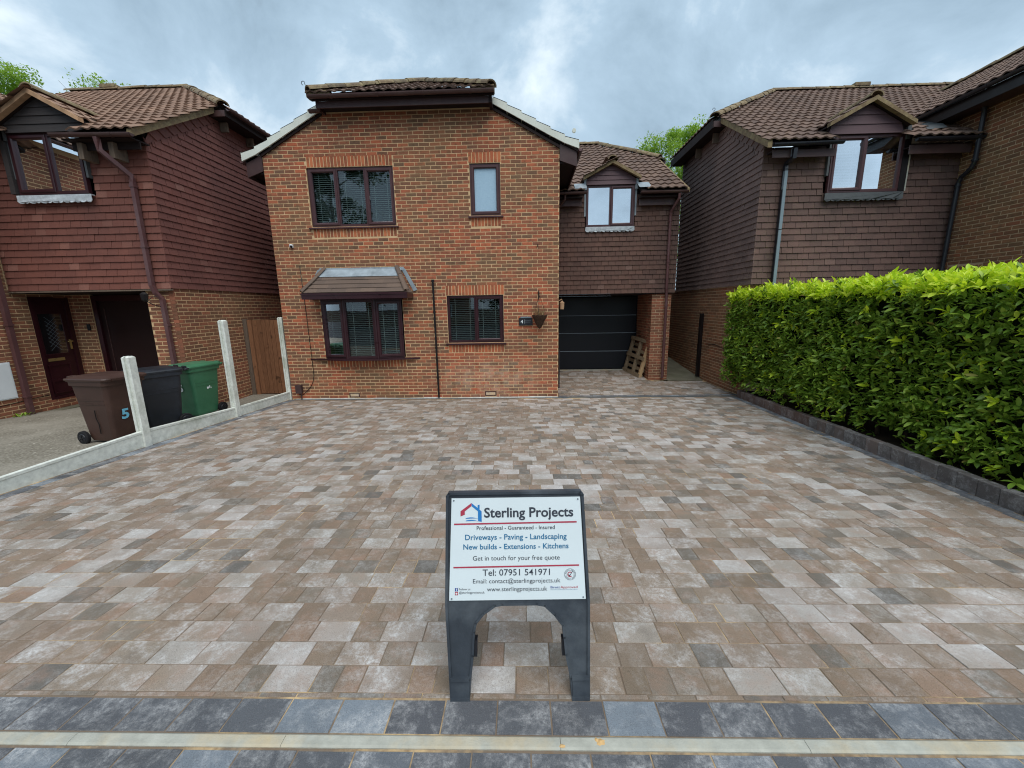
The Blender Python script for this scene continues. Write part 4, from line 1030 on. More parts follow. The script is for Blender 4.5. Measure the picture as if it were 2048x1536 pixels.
downpipe(house, [(3.89, 1.64, 4.80), (3.89, 1.66, 4.68), (3.79, 1.90, 4.42), (3.79, 1.92, 4.3), (3.80, 1.93, 2.5), (3.815, 1.955, 2.36), (3.83, 1.975, 2.2), (3.835, 1.975, 0.07)], 'pipe_brown', 0.036, clips=[(3.79, 1.925, 4.2), (3.80, 1.93, 3.2), (3.83, 1.975, 2.05), (3.833, 1.975, 1.0)])
downpipe(house, [(1.05, 1.64, 4.82), (1.05, 1.66, 4.72), (0.90, 1.80, 4.55), (0.84, 1.9, 4.45)], 'gutter_brown', 0.03)

# ================================================================== NEIGHBOUR HOUSES
def side_gable(house_, sg, xw, yf, z_tb, ez, ps, xv, xe, yr_, hz, yend, fr, hmat_side, g, w_, kink=0.32, slope_k=0.55):
    """tile-hung gable end with Winchester-cut verge and half hip. sg=+1 faces +X, -1 faces -X."""
    ey = yf-0.38
    zv = lambda y: ez-0.10+ps*(y-ey)                 # underside of verge
    yv = lambda z: ey+(z-ez+0.10)/ps
    yb = 2*yr_-yf
    m = MB(); P = lambda y, z: fpt(fr, y, -0.03, z)
    zt = hz-0.12; y1 = yv(zt); y2 = 2*yr_-y1
    nv = np.array(fpt(fr, 0, -0.12, 0))-np.array(fpt(fr, 0, 0, 0))
    m.prism([P(yf, z_tb), P(yb, z_tb), P(yb, zv(yf)), P(y2, zt), P(y1, zt), P(yf, zv(yf))] if not yend else [P(yf, z_tb), P(yend, z_tb), P(yend, zt), P(y1, zt), P(yf, zv(yf))], nv)
    wl = part('tile_hung_wall', m, 'soffit_dark', house_)
    def clip(zm, a0, a1):
        return max(a0, yv(zm)+kink if zm > zv(yf)-kink*ps else a0), min(a1, 2*yr_-yv(zm) if zm > zv(yf) else a1)
    it_ = hung(fr, yf-0.03, yend or yf+7.2, z_tb, zt, w_, g, clip=clip)
    lay(wl, 'hanging_tile', 'tile_cladding', it_, [hmat_side], 120)
    # raked tiles turned towards the verge
    rk = MB(); z = z_tb
    while z < zt:
        if z > zv(yf)-kink*ps-g:
            def hit(z0):
                yk = yv(z0)+kink
                t = (z0-zv(yk))/( -slope_k-ps)  # distance forward until the verge line
                t = (zv(yk)-z0)/(slope_k+ps)
                return yk, z0, yk-t, z0+slope_k*t
            a = hit(max(z, zv(yf)-kink*ps)); b = hit(z+g*1.3)
            lo = (a[2], a[3]) if a[2] > yf-0.03 else (yf-0.03, a[1]+slope_k*(a[0]-yf+0.03))
            hi = (b[2], b[3]) if b[2] > yf-0.03 else (yf-0.03, b[1]+slope_k*(b[0]-yf+0.03))
            V = [fpt(fr, a[0]+0.002, 0.034, a[1]), fpt(fr, lo[0], 0.034, lo[1]), fpt(fr, hi[0], 0.008, hi[1]), fpt(fr, b[0]+0.002, 0.008, b[1])]
            V += [fpt(fr, a[0]+0.002, 0.016, a[1]), fpt(fr, lo[0], 0.016, lo[1]), fpt(fr, hi[0], -0.004, hi[1]), fpt(fr, b[0]+0.002, -0.004, b[1])]
            part('raked_tile', MB().add(V, BOXF), hmat_side, wl)
        z += g
    return ey, zv, yv

def side_roof(house_, sg, x_in, ey, ez, ps, xv, xe, yr_, hz, tilemat, inside_extra, extra_items, ridge_extra, notch, yend=None, nmax=250):
    """front slope, half hip and rear slope of a roof whose ridge runs along X"""
    rz = ez+ps*(yr_-ey); yh_ = ey+(hz-ez)/ps; rx = xe-sg*(yr_-yh_)*0.98
    c_ = 1/math.hypot(1, ps); s_ = ps*c_
    rb_ = MB()
    yn = ey+0.85; zn = ez+ps*0.85; n0, n1 = notch if sg > 0 else notch[::-1]
    f = [(x_in, ey, ez), (n0, ey, ez), (n0, yn, zn), (n1, yn, zn), (n1, ey, ez), (xv, ey, ez), (xv, yh_, hz), (rx, yr_, rz), (x_in, yr_, rz)]
    b = [(xv, 2*yr_-ey, ez), (x_in, 2*yr_-ey, ez), (x_in, yr_, rz), (rx, yr_, rz), (xv, 2*yr_-yh_, hz)]
    h = [(xe, yh_, hz), (xe, 2*yr_-yh_, hz), (rx, yr_, rz)]
    if yend: h = [(xe, yh_, hz), (xe, yend, hz), (xe-sg*(yend-yh_)*0.98, yend, hz+(rz-hz)*(yend-yh_)/(yr_-yh_))]; b = [(rx, yr_+0.05, rz-0.1), (x_in, yr_+0.05, rz-0.1), (x_in, yr_, rz), (rx, yr_, rz)]
    for q in (f, b, h): rb_.prism(q, (0, 0, -0.06))
    rf = part('roof', rb_, 'soffit_dark', house_)
    xa, xb = min(x_in, xe)-0.02, max(x_in, xe)+0.02
    def ins(u, v):
        x = xa+u; y = ey+v*c_
        if y > yr_ or not inside_extra(x, y): return False
        lim = xv if y < yh_ else xe-sg*(y-yh_)*0.98
        return (x-lim)*sg < 0.04
    it_ = tiles((xa, ey-0.03, ez), (1, 0, 0), (0, c_, s_), xb-xa, (yr_-ey)/c_, ins)
    D = 2*(yr_-yh_)
    it_ += tiles((xe, yh_ if sg > 0 else 2*yr_-yh_, hz), (0, sg, 0), (-sg*c_, 0, s_), D, (yr_-yh_)/c_, lambda u, v: v*c_ < u*1.0 and v*c_ < (D-u)*1.0 and (yend is None or 2*yr_-yh_-u < yend))
    lay(rf, 'roof_tile', 'roof_tiling', it_+extra_items, [tilemat], nmax)
    cp = caps((xe-sg*0.04, yh_-0.02, hz+0.05), (rx, yr_, rz+0.05))+caps((rx, yr_, rz+0.05), (x_in, yr_, rz+0.05))+ridge_extra
    lay(rf, 'ridge_tile', 'ridge_tiling', cp, ['ridge_tile'])
    part('verge', MB().prism([(xv-sg*0.03, ey-0.02, ez-0.10), (xv+sg*0.055, ey-0.02, ez-0.10), (xv+sg*0.055, ey-0.02, ez+0.025), (xv-sg*0.03, ey-0.02, ez+0.025)], (0, yh_-ey, hz-ez)), 'verge_mortar', rf)
    return rf, yh_, rx, rz

# ---------------- left
hl = thing('house', 'red-brown tile-hung house with maroon front door, left of the concrete fence', 'house', (-8.4, -1.4, 0.1))
LY, LX = -1.4, -6.80
F_L = front(LY); E_L = east(LX)
LDW = (-9.24, -7.93, 4.25, 5.27)
# brick base
m = MB(); mortar(m, E_L, LY+0.06, 8.0, -0.2, 2.56); lw = part('wall', m, 'mortar', hl)
it = bricks(E_L, LY+0.04, 6.0, 0.0, 2.55, phase=0.05)
lay(lw, 'brick', 'brickwork', it, ['brick_left'], 190)
m = MB(); mortar(m, front(LY+0.05), -7.365, -6.807, -0.1, 2.5, t=0.3); mortar(m, west(-7.365), LY+0.06, -0.3, -0.1, 2.5, t=0.2)
pr = part('pier', m, 'mortar', hl); lay(pr, 'brick', 'brickwork', bricks(front(LY+0.05), -7.37, -6.80, 0.02, 2.5, phase=0.04)+bricks(west(-7.37), LY+0.06, -0.3, 0.02, 2.5), ['brick_left'], 40)
WX = -10.05; E_W = east(WX)
dh = [(-1.15, -0.42, 0.30, 2.45)]
m = MB(); mortar(m, E_W, -3.45, -0.3, 0.0, 2.55, dh); mortar(m, E_W, -3.45, -1.3, 2.55, 5.6); wf = part('wall', m, 'mortar', hl)
lay(wf, 'brick', 'brickwork', bricks(E_W, -3.4, -0.3, 0.02, 2.55, dh)+bricks(E_W, -3.4, LY-0.02, 2.57, 5.5), ['brick_left'], 60)
m = MB(); mortar(m, front(-0.38), WX+0.01, -9.60, 0.0, 2.55); jm = part('wall', m, 'mortar', hl); lay(jm, 'brick', 'brickwork', bricks(front(-0.38), WX, -9.60, 0.02, 2.5, phase=0.06), ['brick_left'], 20)
part('bell_push', MB().box(-9.78, -9.71, -0.40, -0.381, 1.72, 1.86), 'black_paint', hl)
part('recess_ceiling', MB().box(WX+0.01, -6.82, LY+0.01, 0.0, 2.50, 2.53), 'soffit_dark', hl)
part('door_step', MB().box(WX+0.005, WX+0.26, -1.22, -0.385, 0.05, 0.10), 'slab', hl)
# garage door
gdl = part('garage_door', MB().box(-9.60, -7.36, -0.30, -0.27, 0.02, 2.5), 'door_brown', hl)
part('door_frame', MB().box(-9.60, -9.50, -0.36, -0.301, 0.05, 2.48), 'door_maroon', gdl); part('door_frame', MB().box(-9.50, -7.37, -0.36, -0.301, 2.36, 2.48), 'door_maroon', gdl)
part('door_trim', MB().box(-9.40, -9.385, -0.315, -0.3005, 0.06, 2.2), 'gutter_brown', gdl)
# front door on the return wall
fd = part('front_door', MB().boxf(E_W, -1.09, -0.50, -0.06, -0.03, 0.34, 2.40), 'door_maroon', hl)
m = MB().boxf(E_W, -1.148, -1.085, -0.08, 0.002, 0.30, 2.448); m.boxf(E_W, -0.505, -0.422, -0.08, 0.002, 0.30, 2.448); m.boxf(E_W, -1.085, -0.505, -0.08, 0.002, 2.38, 2.448); m.boxf(E_W, -1.085, -0.505, -0.08, 0.01, 0.30, 0.345)
part('door_frame', m, 'door_maroon', fd)
m = MB()
for a0, a1, z0, z1 in ((-1.04, -0.62, 1.26, 2.10), (-1.02, -0.66, 0.72, 1.00), (-1.02, -0.66, 0.44, 0.66)):
    for q in ((a0-0.03, a0, z0-0.03, z1+0.03), (a1, a1+0.03, z0-0.03, z1+0.03), (a0, a1, z0-0.03, z0), (a0, a1, z1, z1+0.03)): m.boxf(E_W, q[0], q[1], -0.03, -0.012, q[2], q[3])
part('door_moulding', m, 'door_maroon', fd)
part('pane', MB().boxf(E_W, -1.04, -0.62, -0.03, -0.022, 1.26, 2.10), 'glass_door', fd)
m = MB()
for i in range(-3, 4):
    z = 1.68+i*0.085
    for s in (-1, 1): m.add([fpt(E_W, -0.83-s*0.10, -0.02, z-0.10), fpt(E_W, -0.83-s*0.10+0.006, -0.02, z-0.10), fpt(E_W, -0.83+s*0.10+0.006, -0.02, z+0.10), fpt(E_W, -0.83+s*0.10, -0.02, z+0.10)], [(0, 1, 2, 3)])
part('lead_came', m, 'ink_grey', fd)
part('letterbox', MB().boxf(E_W, -1.02, -0.72, -0.03, -0.016, 1.105, 1.165), 'brass', fd)
m = MB().boxf(E_W, -0.555, -0.525, -0.03, -0.012, 1.33, 1.54); m.tube([fpt(E_W, -0.54, -0.012, 1.50), fpt(E_W, -0.54, 0.04, 1.50), fpt(E_W, -0.63, 0.04, 1.50)], 0.012, 8); part('handle', m, 'brass', fd)
mt = part('meter_cabinet', MB().boxf(E_W, -2.15, -1.70, 0.0, 0.03, 0.48, 1.19), 'white_plastic', hl); part('cabinet_door', MB().boxf(E_W, -2.12, -1.72, 0.0305, 0.04, 0.50, 1.165), 'white_plastic', mt)
downpipe(hl, [(-9.97, -1.60, 5.2), (-9.97, -1.60, 0.10)], 'pipe_brown', 0.04, sq=True, clips=[(-9.97, -1.60, 1.9), (-9.97, -1.60, 0.48)])
part('cable', MB().tube([(WX+0.008, -2.2, 0.36), (WX+0.008, -1.5, 0.40), (WX+0.008, -1.18, 0.42)], 0.006, 6), 'black_paint', hl)
# hung tiles
m = MB(); mortar(m, F_L, WX+0.01, LX-0.01, 2.53, 5.2, [LDW], d=-0.03, t=0.12); hw_ = part('tile_hung_wall', m, 'soffit_dark', hl)
lay(hw_, 'hanging_tile', 'tile_cladding', hung(F_L, WX+0.02, LX+0.03, 2.54, 5.05, 0.205, 0.127, [(LDW[0]-0.07, LDW[1]+0.05, LDW[2]-0.03, 6)], gap=0.005), ['hung_left'], 180)
part('tile_batten', MB().box(WX+0.02, LX+0.03, LY-0.035, LY+0.02, 2.505, 2.53), 'wood_grey', hl)
LPS, LEZ, LYR, LHZ = 0.605, 5.14, 3.87, 6.40
ey, zv, yv = side_gable(hl, 1, LX+0.0, LY, 2.545, LEZ, LPS, -6.70, -6.40, LYR, LHZ, 0, E_L, 'hung_left_side', 0.127, 0.205)
# wing roof (its eaves run towards the street)
WRX, WRZ, WRM, WRT = -9.70, 5.62, -13.2, 7.55
wps = (WRT-WRZ)/(WRX-WRM)
def inL(x, y):
    if x < WRX and LEZ+LPS*(y-ey) < WRZ+wps*(WRX-x): return False
    if abs(x+8.47) < 0.74 and y < ey+(5.86-abs(x+8.47)*0.5-LEZ)/LPS: return False
    return x > -13.5
pyL = lambda z: ey+(z-LEZ)/LPS
dt, dc = dormer_roof(-8.47, 0.80, -1.66, 5.40, 5.86, pyL, 0)
rl, yhl, rxl, rzl = side_roof(hl, 1, -13.6, ey, LEZ, LPS, -6.70, -6.40, LYR, LHZ, 'roof_tile_left', inL, dt, dc, (LDW[0]-0.12, LDW[1]+0.06))
rb = MB(); slabq(rb, [(WRX, -3.55, WRZ), (WRX, 1.0, WRZ), (WRM, 4.0, WRT), (WRM, -3.55, WRT)]); wr = part('roof', rb, 'soffit_dark', hl)
Lw = math.hypot(WRM-WRX, WRT-WRZ); cw, swn = (WRX-WRM)/Lw, (WRT-WRZ)/Lw
lay(wr, 'roof_tile', 'roof_tiling', tiles((WRX, -3.5, WRZ), (0, 1, 0), (-cw, 0, swn), 7.5, Lw, lambda u, v: WRZ+v*swn > LEZ+LPS*(-3.5+u-ey)-0.05), ['roof_tile_left'], 30)
gutter(hl, (WRX+0.06, -3.5, WRZ-0.03), (WRX+0.06, -1.5, WRZ-0.03), (1, 0, 0), 'gutter_brown')
dormer(hl, LY-0.10, -8.47, 0.80, LDW[2], LDW[3], 5.40, 5.86, 4, 'board_black', 'upvc_dark', [(0, 0.55, 'c'), (0.55, 1, 'f')], 'glass_dim', None, 'verge_fresh', -1.66, pyL, cheek='lead_dark', win=(LDW[0], LDW[1]), handle=False, curtain=True)
scallop_apron(hl, front(LY-0.10), LDW[0]-0.04, LDW[1]+0.04, 4.10, 4.235, 'lead_white', d=0.0)
part('dormer_jamb', MB().box(LDW[0]-0.13, LDW[0]-0.035, LY-0.13, LY-0.03, 4.26, 5.45), 'board_black', hl)
gutter(hl, (-8.04, ey-0.05, LEZ-0.03), (-6.62, ey-0.05, LEZ-0.06), (0, -1, 0), 'gutter_brown', 0.6)
part('fascia', MB().box(-7.95, -6.72, ey+0.18, ey+0.205, LEZ-0.22, LEZ-0.07), 'soffit_dark', hl)
part('soffit', MB().box(-7.95, -6.72, ey+0.02, LY, LEZ-0.10, LEZ-0.08), 'soffit_dark', hl)
for x in (-7.78, -7.22): part('eaves_bracket', MB().box(x, x+0.09, ey+0.10, LY-0.03, LEZ-0.38, LEZ-0.12), 'wood_grey', hl)
downpipe(hl, [(-7.25, ey-0.05, LEZ-0.1), (-7.25, ey-0.03, LEZ-0.30), (-7.08, LY-0.10, 4.52), (-7.08, LY-0.09, 4.42), (-7.08, LY-0.09, 2.60), (-7.05, LY-0.07, 2.46), (-6.99, LY-0.02, 2.34), (-6.985, LY-0.01, 0.1)], 'pipe_brown', 0.036, sq=True, clips=[(-7.08, LY-0.09, 4.35), (-7.08, LY-0.09, 3.30), (-6.985, LY-0.01, 1.85)])
part('hip_gutter', MB().sweep(GUT, (-6.33, yhl-0.03, LHZ-0.02), (-6.33, 7.3, LHZ-0.02), (1, 0, 0), (0, 0, 1)), 'gutter_brown', hl)
part('hip_fascia', MB().box(-6.42, -6.40, yhl-0.03, 7.3, LHZ-0.17, LHZ-0.06), 'soffit_dark', hl); part('hip_fascia', MB().box(-6.78, -6.42, yhl-0.03, yhl, LHZ-0.17, LHZ-0.05), 'gutter_brown', hl)
part('hip_soffit', MB().box(-6.78, -6.42, yhl, 7.3, LHZ-0.16, LHZ-0.14), 'soffit_dark', hl)
for y in (yhl+0.25, yhl+1.1, yhl+1.9): part('eaves_bracket', MB().box(-6.76, -6.60, y, y+0.05, LHZ-0.36, LHZ-0.17), 'wood_grey', hl)
part('ridge_vent', MB().box(-12.5, -12.03, LYR-0.12, LYR+0.12, rzl+0.10, rzl+0.19), 'ridge_tile', hl)
# coach lamp
m = MB().tube([(-7.02, LY-0.03, 2.44), (-7.02, LY-0.03, 2.16)], 0.014, 8); m.tube([(-7.02, LY-0.04, 2.20), (-7.06, LY-0.16, 2.24), (-7.12, LY-0.24, 2.32)], 0.009, 8); m.tube([(-7.02, LY-0.04, 2.40), (-7.08, LY-0.14, 2.38), (-7.12, LY-0.2, 2.30)], 0.006, 8)
m.tube([(-7.12, LY-0.24, 2.30), (-7.12, LY-0.24, 2.33), (-7.12, LY-0.24, 2.43), (-7.12, LY-0.24, 2.47)], [0.03, 0.05, 0.065, 0.02], 6)
part('coach_lamp', m, 'black_paint', hl)

# ---------------- right
hr = thing('house', 'brown tile-hung house with projecting brick wing behind the hedge', 'house', (6.9, 0, 0))
RY, RX = 0.0, 4.95
F_R = front(RY); W_R = west(RX)
RDW = (6.24, 7.64, 4.29, 5.37)
m = MB(); mortar(m, W_R, RY+0.06, 12.0, -0.2, 2.5); rw = part('wall', m, 'mortar_grey', hr)
lay(rw, 'brick', 'brickwork', bricks(W_R, RY+0.04, 9.0, 0.0, 2.5, phase=0.08), ['brick_right'], 160)
m = MB(); mortar(m, front(RY+0.05), RX+0.005, 8.8, -0.2, 2.5); rw2 = part('wall', m, 'mortar_grey', hr); lay(rw2, 'brick', 'brickwork', bricks(front(RY+0.05), RX, 8.8, 1.5, 2.5), ['brick_right'], 10)
m = MB(); mortar(m, F_R, RX+0.01, 8.86, 2.48, 5.2, [RDW], d=-0.03, t=0.12); hw_ = part('tile_hung_wall', m, 'soffit_dark', hr)
lay(hw_, 'hanging_tile', 'tile_cladding', hung(F_R, RX-0.03, 8.86, 2.49, 5.15, 0.232, 0.127, [(RDW[0]-0.03, RDW[1]+0.10, RDW[2]-0.03, 6)]), ['hung_right'], 180)
RPS, REZ, RYR, RHZ = 0.615, 5.17, 4.90, 6.47
ey, zv, yv = side_gable(hr, -1, RX, RY, 2.49, REZ, RPS, 4.84, 4.60, RYR, RHZ, 4.35, W_R, 'hung_right_lifted', 0.127, 0.232)
VX, VZ, VM, VT = 8.45, 5.92, 12.0, 7.86
vps = (VT-VZ)/(VM-VX)
def inR(x, y):
    if x > VX and REZ+RPS*(y-ey) < VZ+vps*(x-VX) and y > 0.4: return False
    if x > 8.80 and y < 0.5: return False
    if abs(x-6.82) < 0.74 and y < ey+(5.93-abs(x-6.82)*0.5-REZ)/RPS: return False
    return x < 13.5
pyR = lambda z: ey+(z-REZ)/RPS
dt, dc = dormer_roof(6.82, 0.80, -0.28, 5.50, 5.94, pyR, 0)
rr, yhr, rxr, rzr = side_roof(hr, -1, 13.6, ey, REZ, RPS, 4.84, 4.60, RYR, RHZ, 'roof_tile', inR, dt, dc, (RDW[0]-0.06, RDW[1]+0.13), 4.5)
m = MB(); E_V = west(8.87)
vh = [(-0.80, -0.16, 2.54, 2.765)]
mortar(m, E_V, -2.05, 1.2, 0.0, 5.8); vw = part('wall', m, 'mortar_grey', hr)
lay(vw, 'brick', 'brickwork', bricks(E_V, -2.05, 1.0, 1.52, 5.75, vh)+soldiers(E_V, *vh[0], mi=0), ['brick_right'], 130)
rb = MB(); slabq(rb, [(VX, 1.2, VZ), (VX, -2.15, VZ), (VM, -2.15, VT), (VM, 4.3, VT)]); vr = part('roof', rb, 'soffit_dark', hr)
Lw = math.hypot(VM-VX, VT-VZ); cw, swn = (VM-VX)/Lw, (VT-VZ)/Lw
lay(vr, 'roof_tile', 'roof_tiling', tiles((VX, 4.6, VZ), (0, -1, 0), (cw, 0, swn), 6.7, Lw, lambda u, v: VZ+v*swn > REZ+RPS*(4.6-u-ey)-0.05), ['roof_tile'], 60)
lay(vr, 'ridge_tile', 'ridge_tiling', caps((VM, -2.1, VT+0.05), (VM, 4.3, VT+0.05)), ['ridge_tile'])
gutter(hr, (VX-0.06, -2.1, VZ-0.03), (VX-0.06, 0.62, VZ-0.03), (-1, 0, 0), 'gutter_black', 0.9)
part('fascia', MB().box(VX+0.01, VX+0.035, -2.1, 0.7, VZ-0.27, VZ-0.06), 'black_paint', hr)
part('soffit', MB().box(VX+0.036, 8.87, -2.1, 0.9, VZ-0.25, VZ-0.23), 'fascia_brown', hr)
part('lead_valley', MB().add([(8.30, 0.30, 5.66), (8.50, 0.10, 5.60), (8.46, 0.75, 5.95), (8.30, 0.75, 5.90), (8.05, -0.1, 5.42), (8.42, -0.1, 5.45)], [(0, 1, 2, 3), (4, 5, 1, 0)]), 'lead_dark', hr)
dormer(hr, RY-0.10, 6.82, 0.80, RDW[2], RDW[3], 5.50, 5.94, 3, 'board_mauve', 'upvc', [(0, 0.47, 'c'), (0.47, 1, 'f')], 'glass_bright', 'blind_white', 'verge_mortar', -0.28, pyR, cheek='lead_dark', win=(RDW[0], RDW[1]), handle=False, slat=0.055, tilt=0.9)
scallop_apron(hr, front(RY-0.10), RDW[0]-0.02, RDW[1]+0.10, 4.125, 4.28, 'lead_dark', d=0.0)
m = MB().box(RDW[1]+0.0, RDW[1]+0.12, RY-0.11, RY-0.02, 4.29, 5.45); part('dormer_jamb', m, 'black_paint', hr)
part('corner_trim', MB().box(RDW[1]+0.121, RDW[1]+0.145, RY-0.115, RY-0.02, 4.29, 5.0), 'concrete_edge', hr)
gutter(hr, (4.90, ey+0.0, REZ-0.03), (6.24, ey+0.0, REZ-0.01), (0, -1, 0), 'gutter_black', 0.7)
part('fascia', MB().box(4.98, 6.20, ey+0.12, ey+0.145, REZ-0.24, REZ-0.10), 'fascia_brown', hr)
part('soffit', MB().box(4.98, 6.20, ey+0.146, RY-0.04, REZ-0.12, REZ-0.10), 'soffit_dark', hr)
gutter(hr, (7.62, ey+0.0, REZ-0.0), (8.86, ey+0.0, REZ+0.0), (0, -1, 0), 'gutter_black', 0.7)
part('fascia', MB().box(7.62, 8.80, ey+0.12, ey+0.145, REZ-0.24, REZ-0.08), 'gutter_brown', hr)
part('soffit', MB().box(7.62, 8.80, ey+0.146, RY-0.04, REZ-0.12, REZ-0.10), 'soffit_dark', hr)
dpr = downpipe(hr, [(5.36, ey+0.05, REZ-0.1), (5.36, ey+0.06, REZ-0.26), (5.36, RY-0.10, 4.86), (5.36, RY-0.09, 4.78), (5.355, RY-0.09, 1.6)], 'gutter_black', 0.036, sq=True)
part('pipe_length', MB().box(5.325, 5.385, RY-0.145, RY-0.085, 3.60, 4.72), 'pipe_grey', dpr); part('pipe_length', MB().box(5.325, 5.385, RY-0.145, RY-0.085, 1.6, 3.58), 'pipe_grey', dpr)
part('pipe_bracket', MB().box(5.33, 5.39, ey+0.10, ey+0.119, REZ-0.25, REZ-0.08), 'lead', dpr)
downpipe(hr, [(8.72, -0.38, VZ-0.1), (8.78, -0.38, 5.6), (8.78, -0.38, 4.72), (8.78, -0.34, 4.62), (8.79, -0.17, 4.50), (8.79, -0.13, 4.40), (8.79, -0.13, 1.8)], 'gutter_black', 0.04, clips=[(8.78, -0.38, 4.75), (8.79, -0.13, 4.35)])
part('hip_fascia', MB().box(4.60, 4.625, yhr-0.03, 4.5, RHZ-0.20, RHZ-0.06), 'soffit_dark', hr); part('hip_fascia', MB().box(4.625, 4.93, yhr-0.03, yhr, RHZ-0.18, RHZ-0.05), 'fascia_brown', hr)
part('hip_soffit', MB().box(4.63, 4.94, yhr, 4.5, RHZ-0.18, RHZ-0.16), 'soffit_dark', hr)
for y in (yhr+0.3, yhr+1.3): part('eaves_bracket', MB().box(4.78, 4.92, y, y+0.05, RHZ-0.42, RHZ-0.19), 'wood_grey', hr)
part('ridge_vent', MB().box(10.1, 10.55, RYR-0.12, RYR+0.12, rzr+0.10, rzr+0.19), 'ridge_tile', hr)
part('hip_iron', MB().tube([(4.62, yhr-0.03, RHZ+0.10), (4.60, yhr-0.03, RHZ+0.16)]+[(4.60+0.03*math.cos(a), yhr-0.03, RHZ+0.20+0.03*math.sin(a)) for a in np.linspace(-1.5, 3.6, 9)], 0.006, 6), 'black_paint', hr)
part('cable', MB().tube([(RX-0.008, 1.9, 1.02), (RX-0.008, 1.4, 1.05), (RX-0.008, 0.9, 0.98), (RX-0.008, 0.3, 0.97)], 0.007, 6), 'black_paint', hr)

# ================================================================== FENCE, GATE, KERB
fence = thing('fence', 'pale concrete posts with low gravel boards dividing the two drives', 'fence', (-5.65, -2.0, 0.08))
PX = -5.655
def fpost(x, y, z0, z1):
    m = MB(); a, b = 0.052, 0.055; sl = 0.022
    pr_ = [(-a, -b), (a, -b), (a, -sl), (a-0.022, -sl), (a-0.022, sl), (a, sl), (a, b), (-a, b), (-a, sl), (-a+0.022, sl), (-a+0.022, -sl), (-a, -sl)]
    R_ = rotz(PI/2)
    pr_ = [(R_[0][0]*p+R_[0][1]*q, R_[1][0]*p+R_[1][1]*q) for p, q in pr_]
    n = len(pr_); V = [(x+p, y+q, z0) for p, q in pr_]+[(x+p, y+q, z1-0.02) for p, q in pr_]+[(x+p*0.6, y+q*0.6, z1) for p, q in pr_]
    F = [(i, (i+1) % n, (i+1) % n+n, i+n) for i in range(n)]+[(i+n, (i+1) % n+n, (i+1) % n+2*n, i+2*n) for i in range(n)]+[tuple(range(2*n, 3*n))]
    m.add(V, F); part('post', m, 'concrete_post', fence)
for y, z1 in ((-3.58, 1.49), (-1.70, 1.935), (0.10, 1.94)): fpost(PX, y, -0.2, z1)
for y0, y1, zt0, zt1 in ((-9.0, -5.50, 0.40, 0.385), (-5.49, -3.62, 0.385, 0.385), (-3.54, -1.74, 0.385, 0.262), (-1.66, 0.06, 0.250, 0.185)):
    m = MB(); V = []
    for y, zt in ((y0, zt0), (y1, zt1)):
        V += [(PX-0.02, y, -0.2), (PX+0.02, y, -0.2), (PX+0.02, y, zt-0.045), (PX+0.027, y, zt-0.035), (PX+0.027, y, zt-0.006), (PX+0.02, y, zt), (PX-0.02, y, zt), (PX-0.027, y, zt-0.006), (PX-0.027, y, zt-0.035), (PX-0.02, y, zt-0.045)]
    m.add(V, [tuple(range(10)), tuple(range(19, 9, -1))]+[(i, (i+1) % 10, (i+1) % 10+10, i+10) for i in range(10)])
    part('gravel_board', m, 'concrete_post', fence)

gate = thing('gate', 'brown close-board wooden gate between the two houses', 'gate', (-6.2, 0.45, 0.04))
part('gate_post', MB().box(-6.79, -6.70, 0.40, 0.49, 0.0, 1.90), 'wood_grey', gate)
part('gate_post', MB().box(-6.695, -6.60, 0.42, 0.50, 0.0, 1.885), 'wood_gate', gate)
x = -6.59; i = 0
while x < -5.62:
    w_ = 0.105; x1 = min(x+w_, -5.60)
    m = MB(); z1 = 1.87+random.gauss(0, 0.004)
    m.prism([(x, 0.455-0.006, 0.06), (x1+0.012, 0.455-0.020, 0.06), (x1+0.012, 0.462, 0.06), (x, 0.462, 0.06)], (0, 0, z1-0.06)); part('board', m, 'wood_gate', gate); x += w_
for z in (0.3, 0.95, 1.6): part('rail', MB().box(-6.58, -5.62, 0.464, 0.50, z, z+0.08), 'wood_gate', gate)
gp = thing('gate_post', 'black upright gate post standing against the right-hand brick wall', 'post', (4.90, 2.2, 0.02))
part('post', MB().box(4.865, 4.935, 2.15, 2.26, 0.0, 1.83), 'black_paint', gp); part('hinge', MB().box(4.85, 4.8645, 2.17, 2.24, 0.3, 0.36), 'gutter_black', gp); part('hinge', MB().box(4.85, 4.8645, 2.17, 2.24, 1.4, 1.46), 'gutter_black', gp)
part('post_foot', MB().box(4.855, 4.945, 2.14, 2.27, 0.0, 0.06), 'slab', gp)
light_stop = thing('fence', 'wooden fence added to stop light at the far end of the side path', 'fence', (4.45, 9.0, 0.4))  # unseen fence, added against light leaking along the path
for i in range(7): part('board', MB().box(4.0+i*0.135, 4.0+i*0.135+0.13, 9.0, 9.02, 0.3, 2.2), 'wood_grey', light_stop)

